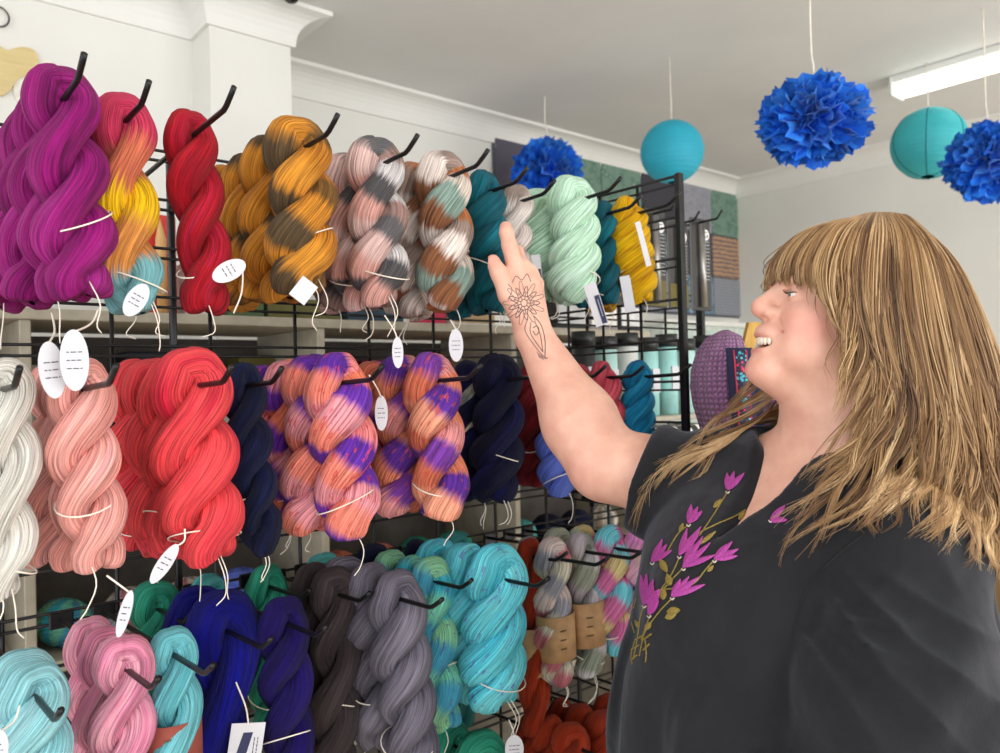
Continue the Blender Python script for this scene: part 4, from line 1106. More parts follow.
def head_skin(P):
    d = s_ell(P, H(868, 295), (.094, .083, .075))
    d = smin(d, s_ell(P, H(826, 285), (.042, .045, .060)), .02)
    d = smin(d, s_ell(P, H(815, 322), (.047, .052, .056)), .02)
    d = smin(d, s_ell(P, H(816, 357), (.060, .037, .054)), .02)
    d = smin(d, s_ell(P, H(766, 370), (.0235, .020, .026)), .022)
    d = smin(d, s_ell(P, H(776, 343), (.018, .026, .028)), .016)
    for s in (1, -1):
        d = smin(d, s_ell(P, H(795, 324, .033*s), (.026, .024, .024)), .014)
        d = smin(d, s_ell(P, H(796, 352, .036*s), (.026, .024, .018)), .016)
        d = smin(d, s_ell(P, H(787, 283, .030*s), (.012, .008, .020)), .010)      # brow ridge
    # nose
    d = smin(d, s_cap(P, H(784, 287), H(763, 305), .0085, .0105), .010)
    d = smin(d, s_sph(P, H(760.5, 308.5), .0108), .006)
    for s in (1, -1): d = smin(d, s_ell(P, H(768.5, 313.5, .0115*s), (.0095, .0075, .0075)), .005)
    d = smin(d, s_cap(P, H(763, 314), H(770, 318), .005, .005), .004)
    # lips
    d = smin(d, s_ell(P, H(766, 331), (.0115, .0085, .020)), .008)
    d = smin(d, s_ell(P, H(763.5, 335), (.0085, .0045, .022)), .004)
    d = smin(d, s_ell(P, H(760.5, 350.5), (.0095, .0055, .020)), .005)
    # mouth opening
    d = smax(d, -s_ell(P, H(758, 343), (.0150, .0062, .026)), .003)
    for s in (1, -1):
        # eye socket + ball + slit
        d = smax(d, -s_ell(P, H(779, 296, .030*s), (.012, .007, .014)), .008)
        d = smin(d, s_sph(P, H(789.5, 296.5, .030*s), .0128), .003)
        d = smax(d, -s_ell(P, H(779, 297.0, .031*s), (.0070, .0011, .0100)), .0010)
        # nostril
        d = smax(d, -s_ell(P, H(763.5, 317.5, .0065*s), (.0042, .0030, .0028)), .002)
        # smile crease
        d = smax(d, -(s_cap(P, H(768, 320, .0215*s), H(781, 342, .038*s), .0022, .0022)), .006)
    # under-chin and neck
    d = smin(d, s_cap(P, H(789, 382), H(838, 400), .024, .048), .022)
    d = smin(d, s_cap(P, H(842, 380), cp(843, 478, .945), .060, .066), .025)
    return d
def skin_f(P):
    P = P.astype(np.float32)
    t = torso(P) + .009
    t = np.maximum(t, -.26 - P[:, 1])
    d = smin(head_skin(P), t, .035)
    a = smin(arm_skin(P), hand_skin(P), .012)
    return np.minimum(d, a) if False else smin(d, a, .012)
skin_f = chunked(skin_f)
def wrinkle(P, freq, amp, dirv, seed):
    q = P @ np.asarray(dirv); r = P @ np.roll(np.asarray(dirv), 1)
    return amp * (np.sin(q*freq + 1.7*np.sin(r*freq*.35 + seed) + seed))
def sleeve_l(P):
    d = s_cap(P, cp(895, 556, .83), cp(893, 700, .775), .080, .098)
    return smin(d, s_cap(P, cp(893, 700, .775), cp(890, 880, .765), .098, .098), .02)
SD = (EL_R - SH_R); SD = SD / np.linalg.norm(SD)
CUT = cp(640, 484, 1.11)
def sleeve_r(P):
    a = SH_R + np.array([0.0, .004, 0]); 
    d = s_cap(P, a, CUT + SD*.03, .078, .072)
    return d
def cloth_f(P):
    P = P.astype(np.float32)
    b = torso(P) - .004
    # folds
    def ridge(x): return 1 - np.abs(np.sin(x))**.8
    def soft(x, a=1.0): return np.sin(x + a*np.sin(x*.37 + 1.3))
    X_, Y_, Z_ = P[:, 0], P[:, 1], P[:, 2]
    hang = np.clip((-.20 - Y_)/.15, 0, 1)
    u1 = (X_*.45 - Z_*.89)*62 + 1.8*np.sin(Y_*11 + 1) + 1.2*np.sin(Y_*23 + X_*20)
    b = b + (.0060*soft(u1) - .0045*ridge(u1*.5 + Y_*4)) * hang
    diag = ((X_ - .28)*.75 + (Y_ + .2)*.66)
    b = b - .0050*ridge(diag*38 + 1.5*np.sin((X_*.6 - Y_*.7)*14)) * np.clip((X_ - .22)/.08, 0, 1) * (1 - hang*.5)
    sl = sleeve_l(P)
    dirq = (P - cp(893, 545, .80)); ang = np.arctan2(dirq[:, 0] + .09, -dirq[:, 1] + .02)
    rad = np.sqrt((dirq**2).sum(-1))
    dirp = P - cp(806, 600, .79); ang2 = np.arctan2(dirp[:, 1], dirp[:, 0]); rad2 = np.sqrt((dirp**2).sum(-1))
    sl = sl - .0070*ridge(ang*8 + 1.6*np.sin(rad*18)) * np.clip(rad/.1, 0, 1)*np.clip((.40-rad)/.2, .2, 1)
    sl = sl - .0060*ridge(ang2*5.5 + 1.3*np.sin(rad2*22 + 1)) * np.exp(-(rad2/.16)**2) * np.clip(rad2/.06 - .25, 0, 1)
    sl = sl + .0030*np.sin(Y_*60 + 3*np.sin(X_*24) + 2*np.sin(Z_*20))
    d = smin(b, sl, .008)
    # armhole seam line: shallow groove around the near sleeve
    sr = sleeve_r(P)
    rr = P - SH_R; along = rr @ SD
    sr = sr + .006*np.sin(along*95 + P[:, 1]*38 + 1.5*np.sin(P[:, 1]*40)) * np.clip(along/.05 + .6, 0, 1)
    sr = np.maximum(sr, (P - CUT) @ (SD + np.array([0, .10, 0])))           # open cuff
    sr = np.maximum(sr, -(s_cap(P, SH_R, CUT + SD*.08, .064, .062) + np.clip(-(P - (CUT - SD*.05)) @ SD, 0, 1)*3))  # hollow
    d = smin(d, sr, .018)
    # neckline: V plus round opening about the neck
    X = P - cp(842, 470, .95); f = X @ fdir; s = X @ sdirv; y = P[:, 1]
    yV = -.182
    vee = np.abs(s - .0) - (np.clip(y - yV, 0, 1) * .47 )
    vee = np.maximum(vee, -f + .01); vee = np.maximum(vee, yV - y)
    rnd = np.sqrt(f*f + s*s*.85) - (.079 + np.clip(y + .10, -.03, .2)*.6); rnd = np.maximum(rnd, -.125 - y)
    cut = smin(vee*.8, rnd, .012)
    d = smax(d, -cut, .004)
    d = np.maximum(d, P[:, 1] + .045)
    return d
cloth_f = chunked(cloth_f)

Vs, Fs_ = surface_nets(skin_f, (-.02, -.28, .76), (.56, .24, 1.36), .0021)
def blur_np(V, Fq, it=1, lam=.5):
    e = np.concatenate([Fq[:, [0, 1]], Fq[:, [1, 2]], Fq[:, [2, 3]], Fq[:, [3, 0]]]); n = len(V)
    cnt = np.bincount(e.ravel(), minlength=n)[:, None] + 1e-9
    for _ in range(it):
        s = np.stack([np.bincount(e[:, 0], V[e[:, 1], k], n) + np.bincount(e[:, 1], V[e[:, 0], k], n) for k in range(3)], 1)
        V = V + lam*(s/cnt - V)
    return V
Vs = blur_np(Vs, Fs_, 2, .5)
woman = thing('person', 'woman in profile with long blonde hair and black embroidered blouse reaching up to the yarn', 'person', tuple(c2w(cp(840, 500, .95)) * np.array([1, 1, 0])))
base = np.array(woman.location)

def skin_mat():
    t = NT('skin'); tc = t.n('ShaderNodeTexCoord'); at = t.n('ShaderNodeVertexColor', layer_name='region'); sp = t.n('ShaderNodeSeparateColor'); t.l(at.outputs[0], sp.inputs[0])
    n = t.noise(tc.outputs['Object'], 40, 4); n2 = t.noise(tc.outputs['Object'], 220, 2)
    c = t.ramp(n, [(.3, (220, 166, 145)), (.7, (234, 186, 164))])
    c = t.mix(sp.outputs[1], c, lin((222, 142, 130)))       # blush on cheek, nose, chin
    c = t.mix(sp.outputs[0], c, lin((196, 96, 98)))         # lips
    c = t.mix(t.math('MULTIPLY', t.math('GREATER_THAN', n2, .70), .25), c, lin((196, 136, 112)))
    t.l(c, t.b.inputs['Base Color']); t.b.inputs['Roughness'].default_value = .48
    t.b.inputs['Subsurface Weight'].default_value = .15; t.b.inputs['Subsurface Radius'].default_value = (.012, .004, .002); t.b.inputs['Subsurface Scale'].default_value = .6
    t.bump(n2, .12, .0008); return t.m
M_skin = skin_mat()
body = mesh_np('body', c2w(Vs) - base, Fs_, M_skin, None, True, woman)
reg = np.zeros((len(Vs), 4), np.float32); reg[:, 3] = 1
def g_(P, c, r): return np.exp(-(((P - c)/np.array(r))**2).sum(-1))
lips = np.maximum(g_(Vs, H(762, 335.0), (.010, .0042, .020)), g_(Vs, H(757, 350), (.008, .0052, .018))); reg[:, 0] = np.clip(lips*1.5 - .35, 0, .8)
bl = sum(g_(Vs, H(790, 330, .05*s), (.03, .022, .03)) for s in (1, -1)) * .55 + g_(Vs, H(754, 309), (.012, .012, .014)) * .4 + g_(Vs, H(748, 372), (.02, .018, .03))*.35
bl += g_(Vs, np.array(FING[0][3]), (.012,)*3)*.6 + g_(Vs, np.array(THUMB[3]), (.014,)*3)*.8 + g_(Vs, EL_R + np.array([-.03, -.04, -.02]), (.04,)*3)*.3
reg[:, 1] = np.clip(bl, 0, .9)
ca = body.data.color_attributes.new('region', 'FLOAT_COLOR', 'POINT'); ca.data.foreach_set('color', reg.ravel())
print('skin verts', len(Vs))
# teeth, eyes, lashes, brows
def local(P): return [tuple(x) for x in (c2w(np.asarray(P)) - base)]
M_tooth = plain('teeth enamel', (240, 232, 214), .25, 0, 60, .03)
tm = MB()
for i in range(-5, 6):
    a_ = i * .235; cx_ = .0225
    wz = .0042 if abs(i) < 2 else .0036
    ctr = H(779, 340.6) + np.array([-cx_*math.cos(a_)*1.0 , 0, -.026*math.sin(a_)])
    V0 = len(tm.v); tmp = MB(); tmp.ell((0, 0, 0), (.0026, .0058, wz), 10, 8)
    tm.add([tuple(x) for x in (c2w(np.array(tmp.v) + ctr) - base)], tmp.f)
tm.build('teeth', M_tooth, woman, True)
inn = MB(); tmp = MB(); tmp.ell((0, 0, 0), (.014, .010, .022), 16, 10); inn.add([tuple(x) for x in (c2w(np.array(tmp.v) + H(777, 344)) - base)], tmp.f)
inn.build('tongue', plain('mouth interior', (120, 44, 46), .5), woman, True)
for s in (1, -1):
    e = MB(); tmp = MB(); tmp.ell((0, 0, 0), (.0122,)*3, 20, 14); e.add(local(np.array(tmp.v) + H(789.5, 296.8, .030*s)), tmp.f)
    eye = e.build('eye', plain('eye white', (232, 226, 220), .2), woman, True)
    e = MB(); tmp = MB(); tmp.ell((0, 0, 0), (.0022, .0050, .0050), 16, 10); e.add(local(np.array(tmp.v) + H(780.7, 296.8, .030*s)), tmp.f)
    e.build('iris', plain('blue grey iris', (84, 104, 118), .2), eye, True)
    e = MB()
    for k in range(13):
        f = (k - 6) / 6; b0 = H(779.8 + 3.5*f*f, 296.0, .031*s + .0105*f)
        e.tube(local([b0, b0 + np.array([-.004, .0005, 0]), b0 + np.array([-.0075, .004, .001*f])]), [.0004, .0003, .0001], 4)
    e.build('eyelashes', plain('lash brown', (70, 44, 30), .7), woman, True)
    e = MB()
    for k in range(46):
        f = k / 45; b0 = H(777.0 + 12*f*f, 284.5 - 3*math.sin(f*PI*.8) + random.uniform(-1.2, 1.2), (.012 + .034*f)*s)
        e.tube(local([b0 + np.array([-.0012, 0, 0]), b0 + np.array([-.0028 + .002*f, .002, -.003*s])]), [.0006, .0002], 4)
    e.build('eyebrow', plain('brow brown', (150, 104, 66), .8), woman, True)
# finger nails
for (a_, b_, r_) in ((THUMB[2], THUMB[3], .0095), (FING[0][2], FING[0][3], .0078)):
    a_, b_ = np.array(a_), np.array(b_); ax1 = (b_ - a_)/np.linalg.norm(b_ - a_); out = np.array([.15, 0, -1.0]); out -= ax1*(out @ ax1); out /= np.linalg.norm(out); sd = np.cross(ax1, out)
    c0 = b_ + out*r_*.72 - ax1*.001; tmp = MB(); tmp.ell((0, 0, 0), (1, 1, 1), 14, 8)
    Q = np.array(tmp.v); Q = c0 + Q[:, :1]*ax1*.0072 + Q[:, 1:2]*sd*.0062 + Q[:, 2:]*out*.0026
    e = MB(); e.add(local(Q), tmp.f); e.build('fingernail', plain('pink nail', (236, 178, 166), .25), woman, True)

# blouse
Vc, Fc = surface_nets(cloth_f, (.08, -.80, .62), (.66, -.03, 1.24), .0034)
Vc = blur_np(Vc, Fc, 1, .5)
def cloth_mat():
    t = NT('washed black linen'); tc = t.n('ShaderNodeTexCoord')
    n = t.noise(tc.outputs['Object'], 14, 4, .6); w = t.noise(tc.outputs['Object'], 520, 2)
    fold = t.noise(tc.outputs['Object'], 9, 3, .45)
    t.l(t.ramp(n, [(.3, (15, 16, 19)), (.7, (24, 25, 29))]), t.b.inputs['Base Color']); t.b.inputs['Roughness'].default_value = .82
    t.b.inputs['Sheen Weight'].default_value = .22; t.b.inputs['Sheen Tint'].default_value = (.7, .75, .9, 1); t.b.inputs['Sheen Roughness'].default_value = .5
    t.b.inputs['Specular IOR Level'].default_value = .3
    h = t.math('ADD', t.math('MULTIPLY', fold, 5.5), t.math('MULTIPLY', w, .14)); t.bump(h, .7, .003); return t.m
blouse = mesh_np('blouse', c2w(Vc) - base, Fc, cloth_mat(), None, True, woman); blouse['label'] = 'washed black short-sleeved blouse'
print('cloth verts', len(Vc))
# trousers and shoes below the blouse (out of frame)
def legs_f(P):
    a = s_ell(P, np.array([.375, -.80, .975]), (.2, .14, .2))
    for s in (1, -1):
        hp = np.array([.375, -.82, .975]) + sdirv*.10*s; kn = hp + np.array([0, -.36, 0]) + fdir*.02; an = kn + np.array([0, -.27, 0]) - fdir*.02
        a = smin(a, smin(s_cap(P, hp, kn, .105, .075), s_cap(P, kn, an, .075, .055), .03), .03)
    return a
Vl, Fl = surface_nets(chunked(lambda P: legs_f(P.astype(np.float32))), (.1, -1.50, .7), (.65, -.68, 1.25), .008)
mesh_np('trousers', c2w(Vl) - base, Fl, plain('dark trousers', (34, 36, 44), .85), None, True, woman)
for s in (1, -1):
    an = np.array([.375, -1.47, .975]) + sdirv*.10*s
    def shoe(P, an=an): return np.maximum(smin(s_cap(P, an + np.array([0, .0, 0]), an + fdir*.15, .045, .036), s_sph(P, an, .052), .02), -1.497 - P[:, 1])
    Vh, Fh = surface_nets(chunked(lambda P: shoe(P.astype(np.float32))), tuple(an - .25), tuple(an + .25), .006)
    W_ = c2w(Vh); W_[:, 2] = np.maximum(W_[:, 2], .001)
    mesh_np('shoe', W_ - base, Fh, plain('black leather shoe', (28, 26, 26), .4), None, True, woman)

# --- embroidery and tattoo lie on the surfaces they decorate
def bvh_of(V, Fq): return BVHTree.FromPolygons([tuple(v) for v in c2w(V)], [tuple(f) for f in Fq.tolist()])
bv_c = bvh_of(Vc, Fc)
sel = (Vs[:, 0] < .16) & (Vs[:, 1] > -.02)
fm = sel[Fs_].all(1); bv_s = bvh_of(Vs, Fs_[fm])
def hit(bv, px, py, off=.0012):
    d = ray(px, py).normalized(); h = bv.ray_cast(CAM, d)
    if h[0] is None: return None
    n = h[1]; n = n if n.dot(d) < 0 else -n
    return h[0] + n*off
def on_tube(m, bv, pts, r, n=5, off=.0008, res=None):
    P = spl([(x, y, 0) for x, y in pts], res or max(6, len(pts)*5)); out = [hit(bv, q[0], q[1], off) for q in P]; out = [o for o in out if o is not None]
    keep = [out[0]] if out else []
    for o in out[1:]:
        if (o - keep[-1]).length < .03: keep.append(o)
    if len(keep) > 2: m.tube([tuple(np.array(o) - base) for o in keep], r, n)
def petal(m, bv, x0, y0, x1, y1, w, off=.0016):
    """leaf shape from base to tip lying on the cloth, made of stitched rows"""
    dx, dy = x1-x0, y1-y0; L = math.hypot(dx, dy); nx_, ny_ = -dy/L, dx/L; nL, nW = 10, 5; V = []; 
    for i in range(nL+1):
        f = i/nL; hw = w*math.sin(PI*min(1, f*.96+.03))**.75*(1 - .25*f)
        for j in range(nW):
            e = (j/(nW-1) - .5)*2
            h = hit(bv, x0+dx*f+nx_*hw*e, y0+dy*f+ny_*hw*e, off + .0010*(1-e*e))
            if h is None: return
            V.append(tuple(np.array(h) - base))
    Fs = [(i*nW+j, i*nW+j+1, (i+1)*nW+j+1, (i+1)*nW+j) for i in range(nL) for j in range(nW-1)]
    m.add(V, Fs)
def stitch_mat(name, c, c2):
    t = NT(name); tc = t.n('ShaderNodeTexCoord'); mp = t.n('ShaderNodeMapping'); t.l(tc.outputs['Object'], mp.inputs[0]); mp.inputs['Scale'].default_value = (900, 900, 500); 
    n = t.noise(mp.outputs[0], 1, 2); t.l(t.ramp(n, [(.35, c2), (.6, c)]), t.b.inputs['Base Color']); t.b.inputs['Roughness'].default_value = .5; t.bump(n, .6, .001); return t.m
M_em = stitch_mat('magenta embroidery silk', (186, 72, 164), (142, 44, 124)); M_go = stitch_mat('gold green embroidery silk', (158, 138, 64), (110, 96, 40))
M_wh = plain('white stitch', (220, 210, 200), .6)
flowers = [((698, 519), [(712, 507), (703, 500), (695, 508), (708, 514)]),   # base, petal tips (px)
           ]
FL = [  # base (bx,by) -> tips
 ((728, 491), [(735, 472), (745, 474), (728, 474)]),
 ((689, 524), [(692, 505), (703, 512), (699, 508)]),
 ((680, 556), [(688, 529), (700, 535), (702, 528)]),
 ((653, 562), [(668, 545), (673, 551), (664, 540)]),
 ((684, 568), [(695, 540), (711, 544), (716, 556), (704, 538)]),
 ((715, 560), [(727, 545), (739, 550), (738, 557), (733, 543)]),
 ((673, 597), [(690, 577), (706, 585), (700, 578), (682, 580)]),
 ((645, 605), [(642, 575), (648, 574), (655, 580), (661, 590)]),
 ((650, 615), [(661, 590), (660, 601), (655, 586)]),
 ((771, 520), [(786, 506), (788, 521), (779, 523)]),
]
for (bx, by), tips in FL:
    em = MB()
    for i, (tx, ty) in enumerate(tips): petal(em, bv_c, bx, by, tx, ty, 3.4, .0014 + .0003*i)
    if not em.v: continue
    fo = em.build('embroidered_flower', M_em, blouse, True)
    wm = MB(); on_tube(wm, bv_c, [(bx - 2, by + 1), (bx, by + 3), (bx + 2, by + 1)], .0008, 5, .001, 6)
    if wm.v: wm.build('flower_stitch', M_wh, blouse, True)
for sp_ in ([(872, 528), (850, 545), (826, 566), (808, 588), (798, 612), (793, 636)],):
    sm_ = MB(); on_tube(sm_, bv_c, sp_, .0011, 6, .0003, 50)
    if sm_.v: sm_.build('armhole_seam', plain('black thread', (14, 14, 16), .8), blouse, True)
stems = [[(634, 660), (638, 640), (641, 618), (645, 606)], [(640, 656), (646, 632), (660, 612), (673, 598)], [(642, 640), (655, 605), (668, 585), (684, 568)],
         [(636, 650), (632, 610), (640, 580), (653, 562)], [(660, 592), (672, 575), (680, 558)], [(664, 590), (692, 585), (706, 570), (715, 560)],
         [(668, 552), (678, 535), (689, 525)], [(700, 536), (716, 512), (728, 492)], [(680, 545), (700, 533), (718, 524), (735, 516), (745, 510)],
         [(632, 622), (636, 634), (644, 640)], [(646, 640), (647, 655), (646, 662)], [(636, 640), (632, 655), (633, 664)], [(634, 590), (630, 600), (634, 608), (637, 598)]]
for s in stems:
    gm = MB(); on_tube(gm, bv_c, s, .00085, 5, .0009)
    if gm.v: gm.build('embroidered_stem', M_go, blouse, True)
leaves = [(664, 600, 664, 588, 4), (671, 586, 668, 574, 4), (661, 560, 668, 573, 4), (668, 612, 681, 610, 4.5), (666, 618, 677, 614, 4), (714, 508, 722, 500, 3), (700, 545, 716, 532, 2.5), (646, 630, 652, 622, 3.4), (680, 532, 684, 524, 2.4), (640, 628, 636, 620, 2.5), (650, 592, 655, 600, 2.5), (738, 520, 745, 512, 3), (708, 572, 714, 566, 2.5)]
for x0, y0, x1, y1, w in leaves:
    gm = MB(); petal(gm, bv_c, x0, y0, x1, y1, w, .0012)
    if gm.v: gm.build('embroidered_leaf', M_go, blouse, True)
for s in ([(632, 660), (638, 655)], [(632, 650), (640, 645)], [(636, 640), (643, 636)], [(644, 650), (650, 644)], [(644, 640), (652, 634)]):
    gm = MB(); on_tube(gm, bv_c, s, .0011, 5, .0009)
    if gm.v: gm.build('embroidered_stem', M_go, blouse, True)
# tattoo: mandala with petals and a pendant running down the wrist
ti = MB(); M_tat = plain('tattoo ink', (70, 64, 72), .6)
def tt(pts, r=.0006): on_tube(ti, bv_s, pts, r, 4, .0001)
cx_, cy_ = 524, 303
for R_ in (3.5, 7): tt([(cx_ + R_*math.cos(a_)*.9, cy_ + R_*math.sin(a_)) for a_ in np.linspace(0, 2*PI, 14)])
for k in range(9):
    a_ = k*2*PI/9; 
    tt([(cx_ + 7*math.cos(a_-.33), cy_ + 7*math.sin(a_-.33)), (cx_ + 13*math.cos(a_-.12), cy_ + 14*math.sin(a_-.12)), (cx_ + 16*math.cos(a_), cy_ + 17*math.sin(a_)), (cx_ + 13*math.cos(a_+.12), cy_ + 14*math.sin(a_+.12)), (cx_ + 7*math.cos(a_+.33), cy_ + 7*math.sin(a_+.33))])
    tt([(cx_ + 3.5*math.cos(a_), cy_ + 3.5*math.sin(a_)), (cx_ + 11*math.cos(a_), cy_ + 12*math.sin(a_))])
tt([(528, 318), (525, 330), (534, 345), (545, 358)]); tt([(534, 316), (541, 325), (545, 340), (545, 358)]); tt([(531, 322), (531, 334), (543, 352)]); tt([(535, 322), (540, 334), (543, 352)])
tt([(533, 328), (537, 326), (539, 331), (536, 335), (533, 331)])
for k in range(9):
    a_ = (k + .5)*2*PI/9
    tt([(cx_ + 9*math.cos(a_-.25), cy_ + 10*math.sin(a_-.25)), (cx_ + 19*math.cos(a_-.08), cy_ + 20*math.sin(a_-.08)), (cx_ + 21*math.cos(a_), cy_ + 22*math.sin(a_)), (cx_ + 19*math.cos(a_+.08), cy_ + 20*math.sin(a_+.08)), (cx_ + 9*math.cos(a_+.25), cy_ + 10*math.sin(a_+.25))], .0004)
for k in range(5): tt([(537 + k*2.2, 352 + k*1.5), (540 + k*2, 360 - abs(k-2))])
tt([(512, 283), (516, 276), (522, 280), (527, 274), (531, 282)]); tt([(508, 300), (512, 290), (508, 284)])
ti.build('tattoo', M_tat, woman, True)

# ------------------------------------------------------------------ hair
def hair_mat():
    t = NT('blonde hair'); at = t.n('ShaderNodeVertexColor', layer_name='strand'); sp = t.n('ShaderNodeSeparateColor'); t.l(at.outputs[0], sp.inputs[0])
    c = t.ramp(sp.outputs[0], [(0, (92, 64, 42)), (.35, (144, 108, 72)), (.7, (194, 156, 108)), (1, (232, 202, 156))])
    t.l(c, t.b.inputs['Base Color']); t.b.inputs['Roughness'].default_value = .42; t.b.inputs['Specular IOR Level'].default_value = .45
    t.b.inputs['Anisotropic'].default_value = .4
    return t.m
M_hair = hair_mat()
def cap_f(P):
    P = P.astype(np.float32)
    d = s_ell(P, H(870, 296), (.094, .083, .077))
    d = smin(d, s_ell(P, H(895, 360), (.072, .10, .082)), .03)
    d = smin(d, s_ell(P, H(912, 430), (.066, .085, .078)), .03)
    d = smin(d, s_ell(P, H(925, 480), (.055, .05, .07)), .03)
    # carve the face away
    face = (P[:, 0] - H(832, 300)[0]) + (P[:, 1] - H(832, 300)[1])*-.25
    face2 = (P[:, 0] - H(798, 240)[0]) - (P[:, 1] - H(798, 240)[1])*.4
    m = np.where(P[:, 1] > H(0, 262)[1], face2, face)
    return np.maximum(d, -m)
Vh, Fh = surface_nets(chunked(cap_f), tuple(H(760, 560) - [0, 0, .14]), tuple(H(1020, 200) + [0, 0, .14]), .004)
def set_strand(o, vals):
    ca = o.data.color_attributes.new('strand', 'FLOAT_COLOR', 'POINT'); a = np.ones((len(vals), 4), np.float32); a[:, 0] = vals; ca.data.foreach_set('color', a.ravel())
hb = mesh_np('hair', c2w(Vh) - base, Fh, M_hair, None, True, woman); set_strand(hb, np.full(len(Vh), .18))
hb['label'] = 'long wavy blonde hair with fringe'
NG = [  # near side guides: (px, py, w) root to tip
 [(850, 220, .004), (812, 228, .010), (787, 248, .012), (777, 268, .012), (775, 286, .012)],
 [(853, 219, .010), (813, 230, .030), (789, 253, .038), (780, 276, .042), (781, 291, .044)],
 [(856, 218, .014), (815, 234, .052), (794, 262, .062), (789, 286, .068), (795, 304, .072)],
 [(860, 217, .018), (824, 238, .064), (807, 270, .076), (804, 305, .080), (813, 335, .082), (826, 366, .086)],
 [(866, 216, .020), (838, 240, .066), (825, 282, .080), (827, 325, .084), (836, 365, .088), (842, 392, .090), (822, 420, .094), (800, 440, .10), (770, 470, .10), (748, 510, .11)],
 [(873, 216, .020), (853, 245, .072), (843, 295, .088), (845, 345, .094), (852, 392, .098), (838, 432, .105), (800, 470, .12), (765, 505, .13), (740, 545, .13)],
 [(880, 216, .020), (868, 248, .074), (862, 305, .092), (866, 360, .100), (872, 405, .108), (858, 450, .12), (828, 482, .14), (800, 498, .15), (782, 512, .15)],
 [(887, 217, .020), (884, 252, .074), (882, 312, .094), (888, 368, .104), (893, 418, .115), (884, 462, .13), (860, 492, .15), (838, 505, .16), (822, 512, .16)],
 [(894, 218, .020), (900, 256, .072), (903, 320, .094), (911, 378, .106), (914, 430, .118), (912, 475, .135), (900, 505, .15), (905, 530, .16), (930, 548, .16)],
 [(900, 220, .018), (914, 264, .066), (924, 328, .088), (934, 388, .100), (938, 440, .110), (944, 488, .12), (940, 520, .13), (926, 545, .14), (940, 552, .14)],
 [(905, 223, .014), (930, 270, .056), (942, 335, .076), (954, 395, .088), (960, 450, .096), (968, 500, .10), (964, 530, .11), (945, 548, .11)],
 [(909, 226, .010), (941, 277, .040), (957, 342, .058), (969, 402, .068), (972, 460, .074), (978, 510, .08), (974, 540, .08), (955, 552, .08)],
 [(911, 228, .004), (947, 281, .016), (964, 348, .026), (976, 410, .034), (980, 468, .04), (988, 515, .04), (984, 546, .04)],
]
def mirror(g): return [(x, y, -w) for x, y, w in g]
FG = [mirror(g) for g in NG]
FG[4] = [(866, 216, -.02), (838, 240, -.066), (825, 282, -.080), (827, 330, -.084), (836, 375, -.086), (820, 405, -.088), (795, 432, -.092), (745, 455, -.10), (700, 470, -.11), (668, 500, -.12), (652, 540, -.12)]
FG[5] = [(873, 216, -.02), (853, 245, -.072), (843, 295, -.088), (848, 345, -.092), (850, 395, -.092), (815, 425, -.092), (770, 445, -.10), (720, 460, -.11), (680, 480, -.11), (662, 515, -.12)]
FG[6] = [(880, 216, -.02), (868, 248, -.074), (862, 305, -.092), (866, 370, -.095), (850, 420, -.09), (805, 450, -.09), (765, 468, -.09), (735, 482, -.10), (715, 508, -.10)]
